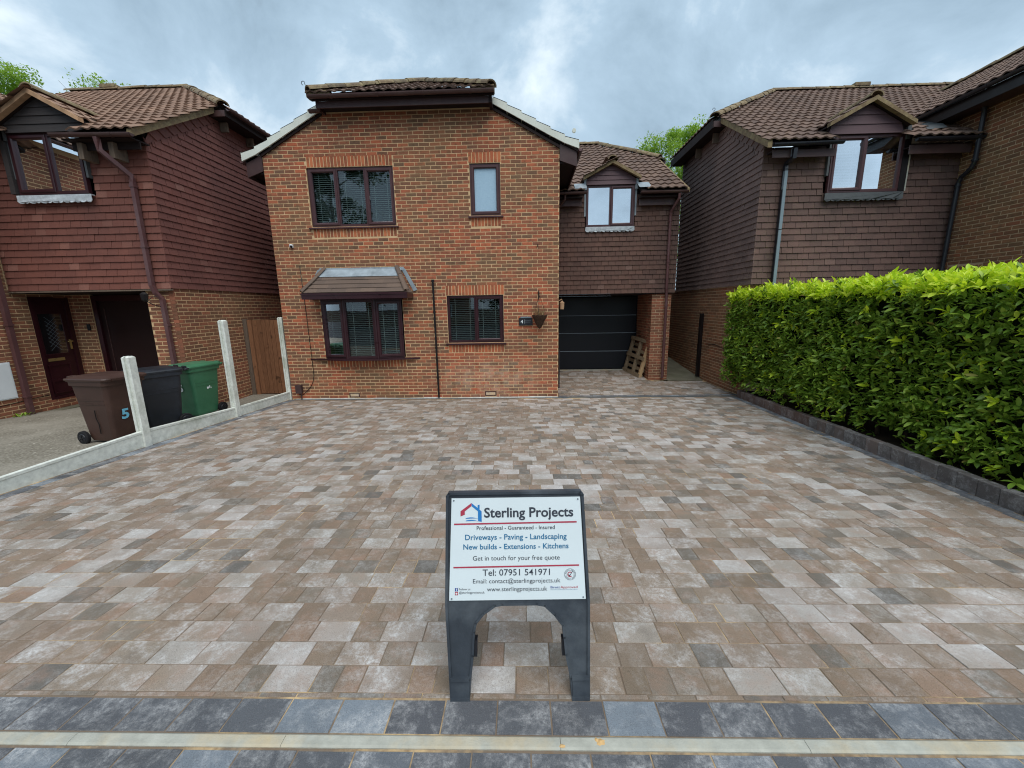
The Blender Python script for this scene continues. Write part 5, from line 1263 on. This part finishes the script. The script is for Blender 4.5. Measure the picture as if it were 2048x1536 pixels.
kerb = thing('edging_blocks', 'raised row of brown and charcoal edging blocks along the foot of the hedge', 'edging', (4.6, -3, 0.12))
y = -0.12; i = 0
while y > -7.6:
    L = random.choice((0.195, 0.2, 0.205)); ym = y-L/2; xm = kerb_x(ym)+0.05; ch = y < -2.62
    z0 = dz(ym); h = (0.155 if not ch else 0.165)+random.gauss(0, 0.003); t = 0.10; c_ = 0.006
    V = []
    for z, q in ((-0.1, 0), (h-c_, 0), (h, c_)): V += [(-t/2+q, -L/2+0.003+q, z), (t/2-q, -L/2+0.003+q, z), (t/2-q, L/2-0.003-q, z), (-t/2+q, L/2-0.003-q, z)]
    R_ = rotx(-math.atan(K))@rotz(-0.081+random.gauss(0, 0.012))@roty(random.gauss(0, 0.015))
    V = (np.array(V)@R_.T+np.array([xm, ym, z0])).tolist()
    part('block', MB().add(V, [(8, 9, 10, 11)]+[(r*4+a, r*4+(a+1) % 4, (r+1)*4+(a+1) % 4, (r+1)*4+a) for r in (0, 1) for a in range(4)]), 'kerb_charcoal' if ch else 'kerb_brown', kerb)
    y -= L; i += 1
m = MB()
for y0, y1 in ((-9, -6), (-6, -3), (-3, 0.05)): m.quad((kerb_x(y0)+0.06, y0, -K*y0+0.10), (8.9, y0, -K*y0+0.12), (8.9, y1, max(0, -K*y1)+0.12), (kerb_x(y1)+0.06, y1, max(0, -K*y1)+0.10))
struct('hedge_bed', m, 'soil')

# ================================================================== HEDGE
hedge = thing('hedge', 'tall clipped laurel hedge with bright yellow-green new growth on top', 'hedge', (5.3, -3.2, 0.3))
def leaf_key(i, L, W_, fold, curl):
    V = []; F = []
    for j, (t, wd) in enumerate(((0, 0.06), (0.22, 0.72), (0.5, 1.0), (0.78, 0.72), (1.0, 0.03))):
        y_ = t*L; z_ = -curl*L*t*t
        V += [(-W_/2*wd, y_, z_+fold*W_*wd*0.5), (0, y_, z_), (W_/2*wd, y_, z_+fold*W_*wd*0.5)]
    for j in range(4):
        for q in (0, 1): F.append((j*3+q, j*3+q+1, (j+1)*3+q+1, (j+1)*3+q))
    return reg(('leaf', i), V, F)
LK = [leaf_key(i, random.uniform(0.085, 0.125), random.uniform(0.034, 0.048), random.uniform(0.15, 0.55), random.uniform(0.05, 0.35)) for i in range(10)]
def frame_from(d):
    d = d/np.linalg.norm(d); up = np.array([0, 0, 1.0]) if abs(d[2]) < 0.95 else np.array([1.0, 0, 0])
    x = np.cross(d, up); x /= np.linalg.norm(x); z = np.cross(x, d); return np.stack([x, d, z], 1)
from mathutils import noise as mnoise
HY0, HY1, HZT = -8.2, 0.30, 2.30
def face_x(y, z):
    b = 4.80+0.045*min(y, 0)*0.0
    n_ = mnoise.noise(Vector((y*0.9, z*1.1, 3.3)))*0.13+mnoise.noise(Vector((y*2.7, z*2.7, 8.1)))*0.09-(0.05 if y > -0.6 else 0)
    low = max(0, 0.75-z)*0.10 if y > -4.6 else -max(0, 0.9-z)*0.25*min(1, (-4.6-y))
    near = -0.10*max(0, min(1, (-1.5-y)/3.0))
    return b+n_+low+near
leaves = []
def shoot(p, axis, n, mi, spread=0.9, size=1.0):
    F_ = frame_from(axis); a0 = random.random()*6.28
    for i in range(n):
        a = a0+i*2.4; e_ = spread*random.uniform(0.55, 1.15)
        d = F_@np.array([math.cos(a)*math.sin(e_), math.cos(e_), math.sin(a)*math.sin(e_)])
        R_ = frame_from(d+np.array([0, 0, random.uniform(-0.1, 0.25)]))@roty(random.gauss(0, 0.5))*(size*random.uniform(0.5, 1.15))
        leaves.append((random.choice(LK), p+F_[:, 1]*(0.012*i), R_, mi))
NF = 5200
for i in range(NF):        # clipped face towards the drive
    y = HY1-(HY1+6.4)*(random.random()**1.0); z = random.uniform(0.22, HZT) 
    if z < 0.42+max(0, -K*y)*0.6 and random.random() < 0.5: continue
    dep = random.random()**1.6*0.22
    x = face_x(y, z)+dep
    g_ = mnoise.noise(Vector((y*1.6, z*1.6, 20.0)))
    if g_ > 0.42 and dep < 0.12: continue          # thin places
    ax = np.array([-1.0, random.gauss(0, 0.35), random.gauss(0.45, 0.35)])
    yng = 1 if (z > HZT-0.16 and random.random() < 0.75) or random.random() < 0.06 else 0
    shoot(np.array([x, y, z]), ax, random.choice((3, 4, 5)), yng)
for i in range(330):       # end towards the house and underside
    x = 4.62+random.random()*0.32; z = random.uniform(0.3, HZT); y = HY1+mnoise.noise(Vector((x*2, z*2, 1.0)))*0.1-random.random()*0.2
    shoot(np.array([x, y, z]), np.array([random.gauss(-0.2, 0.3), 1.0, random.gauss(0.4, 0.3)]), 4, 1 if z > HZT-0.2 else 0)
for i in range(2400):      # flat top of new growth
    y = HY1-(HY1+6.4)*random.random(); x = 4.68+random.random()*1.29
    if y > -0.05 and x > 4.93: continue
    z = HZT+mnoise.noise(Vector((x*1.5, y*1.5, 5.0)))*0.08+random.uniform(-0.10, 0.04)
    tall = random.random() < 0.14
    if x < 4.9 and random.random() < 0.3: z -= 0.05
    shoot(np.array([x, y, z+(random.uniform(0.03, 0.10) if tall else 0)]), np.array([random.gauss(0, 0.3), random.gauss(0, 0.3), 1.0]), random.choice((4, 5, 6)), 1 if random.random() < 0.93 else 0, 0.75, 0.95)
lay(hedge, 'leaf', 'foliage', leaves, ['leaf_old', 'leaf_young'], 300, smooth=True)
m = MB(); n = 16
for i in range(n):         # solid dark core added to block light, standing in for inner shade
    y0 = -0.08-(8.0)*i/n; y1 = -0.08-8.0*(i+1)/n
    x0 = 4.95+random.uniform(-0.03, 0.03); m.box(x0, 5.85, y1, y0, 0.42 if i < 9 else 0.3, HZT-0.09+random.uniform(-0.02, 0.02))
part('light_block_core', m, 'hedge_shade', hedge, kind='stuff')
for i in range(16):
    y = HY1-0.35-0.42*i+random.gauss(0, 0.08); x = 4.98+random.random()*0.08
    path = [(x, y, 0.05)]; 
    for q in range(5): path.append((x+random.gauss(0, 0.03), y+random.gauss(0, 0.05), 0.05+0.42*(q+1)))
    part('stem', MB().tube(path, [0.028, 0.026, 0.022, 0.018, 0.014, 0.01], 7), 'bark', hedge, smooth=True)

# ================================================================== BINS
def wheelie(label, loc, yaw, mat, num, numface, inkmat, group='wheeled bins by the fence'):
    t = thing('wheelie_bin', label, 'bin', loc, group); base = np.array(loc); R_ = rotz(yaw)
    def W(p): return tuple(R_@np.asarray(p, float)+base)
    def add(name, V, F, mt, parent, smooth=False):
        return part(name, MB().add([W(p) for p in V], F), mt, parent, smooth)
    # body: +x is the front, -x carries the wheels; rounded corners
    def ring(hx0, hx1, hy, z, r):
        pts = []
        for cx, cy, a0 in ((hx1-r, hy-r, 0), (hx0+r, hy-r, PI/2), (hx0+r, -hy+r, PI), (hx1-r, -hy+r, 1.5*PI)):
            for a in np.linspace(a0, a0+PI/2, 5): pts.append((cx+r*math.cos(a), cy+r*math.sin(a), z))
        return pts
    secs = [ring(-0.20, 0.235, 0.205, 0.045, 0.05), ring(-0.22, 0.245, 0.215, 0.09, 0.05), ring(-0.285, 0.325, 0.262, 0.86, 0.055), ring(-0.29, 0.332, 0.266, 0.88, 0.055), ring(-0.31, 0.352, 0.285, 0.885, 0.06), ring(-0.315, 0.358, 0.288, 0.955, 0.06)]
    n = 20; V = [p for s in secs for p in s]; F = [(i*n+j, i*n+(j+1) % n, (i+1)*n+(j+1) % n, (i+1)*n+j) for i in range(len(secs)-1) for j in range(n)]+[tuple(range(n))[::-1]]
    body = add('body', V, F, mat, t)
    # moulded side ribs
    for sy in (-1, 1):
        for z0, z1 in ((0.60, 0.615), (0.66, 0.675)):
            hy = lambda z: 0.215+(z-0.09)*0.061
            add('rib', [(-0.2, sy*(hy(z0)-0.002), z0), (0.24, sy*(hy(z0)-0.002), z0), (0.24, sy*(hy(z0)+0.005), z0), (-0.2, sy*(hy(z0)+0.005), z0), (-0.2, sy*(hy(z1)-0.002), z1), (0.24, sy*(hy(z1)-0.002), z1), (0.24, sy*(hy(z1)+0.005), z1), (-0.2, sy*(hy(z1)+0.005), z1)], BOXF, mat, body)
    # lid: domed, lipped front
    lid = [ring(-0.33, 0.385, 0.298, 0.950, 0.06), ring(-0.335, 0.392, 0.302, 0.975, 0.06), ring(-0.325, 0.38, 0.292, 0.992, 0.06), ring(-0.25, 0.30, 0.22, 1.022, 0.08), ring(-0.20, 0.22, 0.16, 1.026, 0.06)]
    V = [p for s in lid for p in s]; F = [(i*n+j, i*n+(j+1) % n, (i+1)*n+(j+1) % n, (i+1)*n+j) for i in range(len(lid)-1) for j in range(n)]+[tuple(range(n))[::-1], tuple(range(4*n, 5*n))]
    ld = add('lid', V, F, mat, t)
    add('lid_lip', [(x, y, z) for x in (0.36, 0.405) for y in (-0.2, 0.2) for z in (0.955, 0.985)], [(0, 1, 3, 2), (4, 6, 7, 5), (0, 4, 5, 1), (2, 3, 7, 6), (0, 2, 6, 4), (1, 5, 7, 3)], mat, ld)
    # handle bar and hinges at the wheel end
    part('handle', MB().tube([W((-0.33, -0.24, 0.95)), W((-0.40, -0.24, 0.965)), W((-0.40, 0.24, 0.965)), W((-0.33, 0.24, 0.95))], 0.017, 8), mat, t, True)
    for y in (-0.16, 0.16): part('hinge', MB().tube([W((-0.375, y-0.05, 0.992)), W((-0.375, y+0.05, 0.992))], 0.022, 8), mat, ld)
    part('axle', MB().tube([W((-0.245, -0.27, 0.10)), W((-0.245, 0.27, 0.10))], 0.012, 8), 'gutter_black', t)
    for sy in (-1, 1):
        ty = part('wheel', MB().tube([W((-0.245, sy*0.235, 0.10)), W((-0.245, sy*0.243, 0.10)), W((-0.245, sy*0.277, 0.10)), W((-0.245, sy*0.285, 0.10))], [0.09, 0.10, 0.10, 0.088], 22), 'rubber', t)
        part('hub', MB().tube([W((-0.245, sy*0.284, 0.10)), W((-0.245, sy*0.291, 0.10)), W((-0.245, sy*0.293, 0.10))], [0.062, 0.055, 0.02], 14), 'gutter_black', ty)
        for q in range(5):
            a = q*2*PI/5; part('spoke', MB().tube([W((-0.245, sy*0.293, 0.10)), W((-0.245+0.05*math.cos(a), sy*0.293, 0.10+0.05*math.sin(a)))], 0.008, 5), 'rubber', ty)
    # house number
    m_ = MB()
    if numface == 'front': fn_ = lambda x, y: W((0.235+0.012+(y-0.045)*0.108+0.006, x, y))
    elif numface == 'sideR': fn_ = lambda x, y: W((x, -(0.212+(y-0.09)*0.061+0.008), y))
    else: fn_ = lambda x, y: W((-x, 0.212+(y-0.09)*0.061+0.008, y))
    text_on(m_, '5', fn_, num[0], num[0]+num[2], num[1], num[3], 0.035); part('digit', m_, inkmat, t)
    return t, W
b1, W1_ = wheelie('brown wheeled bin with a scratched body, nearest the street', (-6.25, -3.40, lz(-3.40)), math.radians(-8), 'bin_brown', (-0.10, 0.36, 0.10, 0.15), 'front', 'ink_pale_blue')
m = MB().tube([W1_((0.04, -0.252, 0.52)), W1_((0.03, -0.245, 0.40)), W1_((0.05, -0.238, 0.30)), W1_((0.035, -0.231, 0.16))], 0.005, 5); part('split', m, 'black_paint', b1)
b2, W2_ = wheelie('black wheeled bin in the middle of the three', (-6.29, -2.60, lz(-2.60)), math.radians(-118), 'bin_black', (-0.10, 0.42, 0.09, 0.14), 'front', 'ink_white')
b3, W3_ = wheelie('green wheeled bin with a white 5 on its front', (-6.35, -1.72, lz(-1.72)), math.radians(-96), 'bin_green', (-0.06, 0.52, 0.10, 0.14), 'front', 'ink_white')
m = MB(); fn_ = lambda x, y: W3_((-x, 0.212+(y-0.09)*0.061+0.008, y))
for x0, z0, x1, z1 in ((-0.02, 0.52, 0.02, 0.56), (0.03, 0.53, 0.05, 0.58), (0.06, 0.52, 0.075, 0.545)): m.add([fn_(x0, z0), fn_(x1, z0), fn_(x1, z1), fn_(x0, z1)], [(0, 1, 2, 3)])
part('sticker', m, 'ink_white', b3)

# ================================================================== A-BOARD
SB = np.array([-0.042, -7.473, K*7.473]); sign = thing('sign_board', 'black plastic folding pavement sign with a white contractor advert panel', 'sign', tuple(SB))
YAW = 0.030; RS = rotz(YAW); td = np.array([0, 0.195, 0.936]); td /= np.linalg.norm(td); tn = np.cross([1, 0, 0], td)*1.0
if tn[1] > 0: tn = -tn
def SP(x, s, d=0.0): return tuple(RS@(np.array([x, 0, 0])+td*s+tn*d)+SB)
def sprism(pts, d0, d1): 
    m_ = MB(); n_ = len(pts); V = [SP(x, s, d0) for x, s in pts]+[SP(x, s, d1) for x, s in pts]
    return m_.add(V, [tuple(range(n_))[::-1], tuple(range(n_, 2*n_))]+[(i, (i+1) % n_, (i+1) % n_+n_, i+n_) for i in range(n_)])
arch = [(-0.315, 0.0), (-0.235, 0.0), (-0.228, 0.09), (-0.214, 0.20), (-0.207, 0.31), (-0.196, 0.352), (-0.160, 0.395), (-0.105, 0.432), (-0.07, 0.437), (0.09, 0.437), (0.128, 0.430), (0.175, 0.385), (0.212, 0.335), (0.218, 0.28), (0.224, 0.20), (0.246, 0.09), (0.252, 0.0), (0.325, 0.0)]
outer = [(0.333, 0.44), (0.312, 0.945), (0.303, 0.958), (-0.313, 0.958), (-0.322, 0.945), (-0.333, 0.44)]
leaf = part('front_leaf', sprism(arch+outer, -0.012, 0.0), 'sign_plastic', sign)
def rim(pts, w0, d0, d1, name, parent, closed=False):
    m_ = MB(); N_ = len(pts)
    for i in range(N_ if closed else N_-1):
        a, b = np.array(pts[i]), np.array(pts[(i+1) % N_]); t_ = (b-a)/np.linalg.norm(b-a); nn_ = np.array([-t_[1], t_[0]])*w0/2; a = a-t_*w0*0.4; b = b+t_*w0*0.4
        q = [a-nn_, b-nn_, b+nn_, a+nn_]; V = [SP(*p, d0) for p in q]+[SP(*p, d1) for p in q]; m_.add(V, BOXF)
    return part(name, m_, 'sign_plastic', parent, kind='stuff')
rim(outer, 0.012, -0.03, 0.010, 'rim', leaf); rim(arch[1:-1], 0.010, -0.045, 0.007, 'arch_rim', leaf)
for a, b in (((-0.315, 0.0), (-0.333, 0.44)), ((0.325, 0.0), (0.333, 0.44))): rim([a, b], 0.012, -0.04, 0.009, 'leg_rim', leaf)
for x0, x1 in ((-0.318, -0.230), (0.248, 0.328)):
    part('foot', sprism([(x0+0.003, -0.004), (x1-0.003, -0.004), (x1-0.002, 0.095), (x0+0.002, 0.095)], -0.03, 0.012), 'sign_plastic', leaf)
    part('foot_band', sprism([(x0, 0.088), (x1, 0.088), (x1, 0.104), (x0, 0.104)], -0.03, 0.017), 'sign_plastic', leaf)
    part('foot_sole', sprism([(x0-0.001, -0.010), (x1+0.001, -0.010), (x1+0.001, 0.010), (x0-0.001, 0.010)], -0.035, 0.017), 'sign_plastic', leaf)
for x in (-0.205, 0.218): part('latch', sprism([(x-0.012, 0.19), (x+0.012, 0.19), (x+0.012, 0.265), (x-0.012, 0.265)], -0.05, -0.005), 'gutter_black', leaf)
# rear leaf, hinged at the top and standing further up the drive
bd = np.array([0, 0.30, -0.936]); bd /= np.linalg.norm(bd)
TOP = np.array(SP(0, 0.95, -0.02))
def BP(x, s, d=0.0):     # s measured down from the hinge
    nrm = np.cross([1, 0, 0], bd); return tuple(RS@(np.array([x, 0, 0])+bd*s+nrm*d)+TOP)
bs = [(-0.31, 0.0), (0.31, 0.0), (0.325, 0.52), (0.315, 0.958), (0.24, 0.958), (0.212, 0.68), (0.16, 0.56), (0.06, 0.535), (-0.06, 0.535), (-0.16, 0.56), (-0.205, 0.68), (-0.23, 0.958), (-0.31, 0.958), (-0.325, 0.52)]
n_ = len(bs); m = MB().add([BP(x, s, 0) for x, s in bs]+[BP(x, s, 0.02) for x, s in bs], [tuple(range(n_)), tuple(range(2*n_-1, n_-1, -1))]+[(i, (i+1) % n_, (i+1) % n_+n_, i+n_) for i in range(n_)])
part('rear_leaf', m, 'sign_plastic', sign)
pn = [(-0.302, 0.936), (0.301, 0.936), (0.320, 0.459), (-0.320, 0.459)]
panel = part('panel', sprism([(-0.320, 0.459), (0.320, 0.459), (0.301, 0.936), (-0.302, 0.936)], 0.002, 0.006), 'sign_white', sign)
for x, s in ((-0.308, 0.468), (0.308, 0.468), (-0.292, 0.926), (0.290, 0.926)): part('rivet', MB().tube([SP(x, s, 0.006), SP(x, s, 0.0085)], 0.004, 8), 'ink_grey', panel)
PF = lambda x, s: SP(x-SB[0]*0, s, 0.0072)
OX = 0.042; TS = 0.004
def line(txt, x0, x1, s, mat, bold, h=None):
    m_ = MB(); text_on(m_, txt, PF, x0+OX, x1+OX, s+TS, h, bold); part('lettering', m_, mat, panel)
line('Sterling Projects', -0.192, 0.226, 0.842, 'ink_dark', 0.022)
line('Professional - Guaranteed - Insured', -0.228, 0.138, 0.7835, 'ink_dark', 0.008)
line('Driveways - Paving - Landscaping', -0.283, 0.193, 0.7375, 'ink_blue', 0.014)
line('New builds - Extensions - Kitchens', -0.292, 0.201, 0.693, 'ink_blue', 0.014)
line('Get in touch for your free quote', -0.248, 0.159, 0.641, 'ink_dark', 0.0)
line('Tel: 07951 541971', -0.203, 0.112, 0.5695, 'ink_dark', 0.005)
line('Email: contact@sterlingprojects.uk', -0.249, 0.160, 0.5345, 'ink_dark', 0.0)
line('www.sterlingprojects.uk', -0.184, 0.098, 0.497, 'ink_dark', 0.0)
line('Follow us', -0.315, -0.262, 0.5035, 'ink_dark', 0.0)
line('@sterlingprojectsuk', -0.315, -0.195, 0.4875, 'ink_dark', 0.0)
line('Brett', 0.114, 0.158, 0.507, 'ink_navy', 0.006, 0.011); line('Approved', 0.160, 0.240, 0.507, 'ink_red', 0.006, 0.011)
line('BUILDING SURFACES YOU CAN TRUST', 0.114, 0.240, 0.499, 'ink_blue', 0.0, 0.0034)
def flat(pts, mat, name='print', d=0.0072):
    part(name, MB().add([SP(x+OX, s+TS, d) for x, s in pts], [tuple(range(len(pts)))]), mat, panel)
for s0, s1, xa, xb in ((0.808, 0.815, -0.334, 0.241), (0.606, 0.613, -0.340, 0.249)): flat([(xa, s0), (xb, s0+0.004), (xb, s1+0.004), (xa, s1)], 'ink_red')
# logo: pitched house outline, red left, blue right with chimney and two swooshes
flat([(-0.303, 0.848), (-0.303, 0.872), (-0.251, 0.910), (-0.251, 0.896), (-0.283, 0.871), (-0.283, 0.856)], 'ink_red', 'logo')
flat([(-0.2505, 0.910), (-0.222, 0.886), (-0.222, 0.900), (-0.213, 0.902), (-0.213, 0.878), (-0.204, 0.871), (-0.204, 0.8215), (-0.221, 0.825), (-0.221, 0.871), (-0.2505, 0.8955)], 'ink_logo_blue', 'logo')
for s0 in (0.836, 0.8245):
    a = [(-0.279+0.0575*t, s0+0.008*math.sin(PI*(0.15+0.75*t))-0.002*t) for t in np.linspace(0, 1, 8)]; flat(a+[(x, s-0.0045*math.sin(PI*min(1, i/7+0.12))-0.001) for i, (x, s) in reversed(list(enumerate(a)))], 'ink_logo_blue', 'logo')
# small badge and social icons
C0 = (0.206, 0.571)
def annulus(r0, r1, mat, a0=0, a1=2*PI, n=28):
    m_ = MB(); V = []
    for a in np.linspace(a0, a1, n): V += [SP(C0[0]+OX+r0*math.cos(a), C0[1]+TS+r0*math.sin(a), 0.0072), SP(C0[0]+OX+r1*math.cos(a), C0[1]+TS+r1*math.sin(a), 0.0072)]
    m_.add(V, [(2*i, 2*i+1, 2*i+3, 2*i+2) for i in range(n-1)]); part('badge', m_, mat, panel)
annulus(0.0255, 0.0272, 'ink_grey'); annulus(0.0178, 0.0190, 'ink_grey'); annulus(0.0085, 0.0125, 'ink_red', 0.9, 5.4)
for i in range(22):
    if i % 6 == 5: continue
    annulus(0.0208, 0.0236, 'ink_grey', i*2*PI/22, i*2*PI/22+0.17, 3)
flat([(0.198, 0.570), (0.204, 0.562), (0.222, 0.590), (0.219, 0.590), (0.204, 0.567), (0.200, 0.572)], 'ink_dark', 'badge', 0.0078)
flat([(-0.334, 0.4985), (-0.320, 0.4985), (-0.320, 0.514), (-0.334, 0.514)], 'ink_navy', 'icon'); flat([(-0.334, 0.481), (-0.320, 0.481), (-0.320, 0.496), (-0.334, 0.496)], 'ink_red', 'icon')
flat([(-0.3285, 0.4985), (-0.3258, 0.4985), (-0.3258, 0.505), (-0.3235, 0.505), (-0.3235, 0.5072), (-0.3258, 0.5072), (-0.3258, 0.5095), (-0.3235, 0.5105), (-0.3235, 0.5122), (-0.327, 0.512), (-0.3285, 0.5095)], 'ink_white', 'icon', 0.0078)
annul = [(-0.327+0.0045*math.cos(a), 0.4885+0.0045*math.sin(a)) for a in np.linspace(0, 2*PI, 13)[:-1]]; flat(annul, 'ink_white', 'icon', 0.0078)

# ================================================================== PALLET, BASKET
pal = thing('pallet', 'weathered wooden pallet leaning in the garage recess against the brick pier', 'pallet', (3.2, 2.75, 0.06))
p0 = np.array([3.27, 2.30, 0.03]); along = np.array([-0.22, 1.0, 0.07]); along /= np.linalg.norm(along)
up_ = np.array([0.22, 0.04, 0.97]); up_ -= along*(up_@along); up_ /= np.linalg.norm(up_); nr = np.cross(up_, along)     # towards the garage
if nr[0] > 0: nr = -nr
def pbox(name, a0, a1, s0, s1, d0, d1, mat):
    P = lambda a, s, d: tuple(p0+along*a+up_*s+nr*d); part(name, MB().add([P(a0, s0, d0), P(a1, s0, d0), P(a1, s1, d0), P(a0, s1, d0), P(a0, s0, d1), P(a1, s0, d1), P(a1, s1, d1), P(a0, s1, d1)], BOXF), mat, pal)
for i, a in enumerate((0.0, 0.42, 0.92)):          # upright bearers
    pbox('bearer', a, a+0.07, 0.0, 1.10, -0.09, 0.0, 'wood_pallet' if i == 0 else 'wood_pallet_old')
for i in range(7): pbox('slat', -0.02, 1.01, 0.01+i*0.165, 0.10+i*0.165, -0.11, -0.091, 'wood_pallet_old')
for s in (0.0, 0.50, 1.0): pbox('slat', -0.02, 1.01, s, s+0.10, 0.001, 0.02, 'wood_pallet_old')

bsk = thing('hanging_basket', 'conical wicker hanging basket of dead stems beside the number plate', 'basket', (0.335, -0.17, 1.61))
cx, cy = 0.335, -0.19
m = MB(); 
secs = [(0.012, 1.605), (0.07, 1.70), (0.125, 1.81), (0.165, 1.885), (0.168, 1.905)]
V = []
for r0, z in secs:
    for j in range(20): V.append((cx+r0*math.cos(j*PI/10)*(1+0.05*((j+int(z*50)) % 2)), cy+r0*0.9*math.sin(j*PI/10)*(1+0.05*((j+int(z*50)) % 2)), z))
m.add(V, [(i*20+j, i*20+(j+1) % 20, (i+1)*20+(j+1) % 20, (i+1)*20+j) for i in range(4) for j in range(20)]+[tuple(range(20))[::-1], tuple(range(80, 100))]); part('basket', m, 'wicker', bsk)
m = MB()
for i in range(9):
    z = 1.66+i*0.028; r0 = 0.05+(z-1.66)*0.50
    m.tube([(cx+r0*math.cos(a), cy+r0*0.9*math.sin(a), z+0.006*math.sin(a*9+i)) for a in np.linspace(0, 2*PI, 28)], 0.008, 5, cap=False)
part('weave', m, 'wicker', bsk, kind='stuff')
for a in (0.3, 2.4, 4.5): part('chain', MB().tube([(cx+0.16*math.cos(a), cy+0.14*math.sin(a), 1.90), (cx-0.005, cy+0.03, 2.33)], 0.0035, 5), 'black_paint', bsk)
m = MB()
for i in range(46):
    a = random.random()*6.28; r0 = random.random()*0.12; q = np.array([cx+r0*math.cos(a), cy+r0*math.sin(a), 1.89]); e_ = q+np.array([math.cos(a)*random.uniform(0, 0.10), math.sin(a)*random.uniform(0, 0.08), random.uniform(0.05, 0.20)])
    m.tube([q, (q+e_)/2+np.array([random.gauss(0, 0.015), random.gauss(0, 0.015), 0.02]), e_], [0.0035, 0.003, 0.0018], 4)
part('dead_stems', m, 'dry_stem', bsk, kind='stuff')

# small weeds at the foot of the neighbour's wall
wd = thing('weed', 'small green weed at the foot of the left downpipe', 'weed', (-9.95, -1.75, lz(-1.7)))
wl_ = []
for i in range(26):
    a = random.random()*6.28; d = np.array([math.cos(a)*0.6, math.sin(a)*0.6, random.uniform(0.4, 1.2)]); wl_.append((random.choice(LK), np.array([-9.95+random.gauss(0, 0.05), -1.76+random.gauss(0, 0.06), lz(-1.7)]), frame_from(d)*random.uniform(0.5, 1.0), 0))
lay(wd, 'leaf', 'foliage', wl_, ['leaf_old'], 26)

# ================================================================== TREES
TLK = [reg(('tleaf', i), [(-0.5*w_, 0, 0), (0, 0.5, 0.06), (0.5*w_, 0, 0), (0, -0.5, -0.05)], [(0, 1, 2, 3)]) for i, w_ in enumerate((0.5, 0.62))]
def tree(label, base, h, crown, n, leafmat, size, trunk_r=0.2, group=None, name='tree'):
    t = thing(name, label, 'tree', base, group); b = np.array(base, float)
    path = [b, b+(0.1, 0, h*0.3), b+(0.0, 0.1, h*0.6), b+(0.1, 0.05, h*0.92)]
    part('trunk', MB().tube(path, [trunk_r, trunk_r*0.75, trunk_r*0.4, trunk_r*0.1], 9), 'bark', t, True)
    for i in range(9):
        s = b+np.array([0, 0, h*random.uniform(0.35, 0.8)]); a = random.random()*6.28; L = crown*random.uniform(0.5, 0.95)
        part('limb', MB().tube([s, s+np.array([math.cos(a)*L*0.5, math.sin(a)*L*0.5, L*0.35]), s+np.array([math.cos(a)*L, math.sin(a)*L, L*0.75])], [trunk_r*0.3, trunk_r*0.18, trunk_r*0.05], 6), 'bark', t, True)
    cl = []
    for i in range(90):
        a = random.random()*6.28; z = 1.0-0.68*random.random()**1.25; rr = crown*math.sqrt(max(0.05, 1-((z-0.6)/0.45)**2))*random.uniform(0.3, 1.0)
        cl.append((b+np.array([math.cos(a)*rr, math.sin(a)*rr, h*z]), random.uniform(0.35, 0.95)*crown*0.32))
    it_ = []
    for i in range(n):
        c_, r0 = random.choice(cl); v = RNG.normal(size=3); v /= np.linalg.norm(v); p = c_+v*r0*random.random()**0.4*np.array([1, 1, 0.8])
        R_ = frame_from(RNG.normal(size=3)+np.array([0, 0, -0.2]))*size*random.uniform(0.6, 1.3); it_.append((random.choice(TLK), p, R_, 0))
    lay(t, 'leaf', 'crown', it_, [leafmat], 0)
    return t
tree('bright green tree rising behind the gap left of the right-hand house', (12.7, 25, 0), 15.1, 4.3, 26000, 'leaf_tree', 0.19)
tree('green tree behind the left roof at the photo edge', (-39.0, 22, 0), 19.9, 4.6, 26000, 'leaf_tree', 0.21)
tree('sparse young tree whose tips show over the left ridge', (-31.5, 24, 0), 19.0, 3.8, 4500, 'leaf_tree', 0.20, 0.12)
# across the road, seen only as reflections in the panes
tree('large dark tree across the road mirrored in the upper window', (-18.5, -31, 0.3), 19.5, 5.6, 11000, 'leaf_tree_dark', 0.5, 0.35)
tree('low dark tree across the road right of the far house', (-1.0, -31, 0.3), 5.5, 4.0, 6000, 'leaf_tree_dark', 0.45, 0.25)
fh = thing('house', 'plain brick house across the road mirrored in the panes', 'house', (-10.5, -30, 0.3))
part('wall', MB().box(-15.0, -6.0, -36.0, -29.0, 0.2, 5.2), 'brick_right', fh)
part('roof', MB().prism([(-15.4, -36.5, 5.15), (-15.4, -28.5, 5.15), (-15.4, -32.5, 8.2)], (9.8, 0, 0)), 'roof_tile', fh)
for x in (-14, -11.6, -8.4):
    for z in (1.2, 3.6):
        wd_ = part('window', MB().box(x, x+1.5, -28.995, -28.93, z, z+1.15), 'white_plastic', fh); part('pane', MB().box(x+0.07, x+1.43, -28.929, -28.92, z+0.07, z+1.08), 'interior', wd_)
part('door', MB().box(-9.9, -8.95, -28.995, -28.93, 0.25, 2.3), 'door_maroon', fh)

for o in bpy.data.objects:
    if '_base' in o: del o['_base']
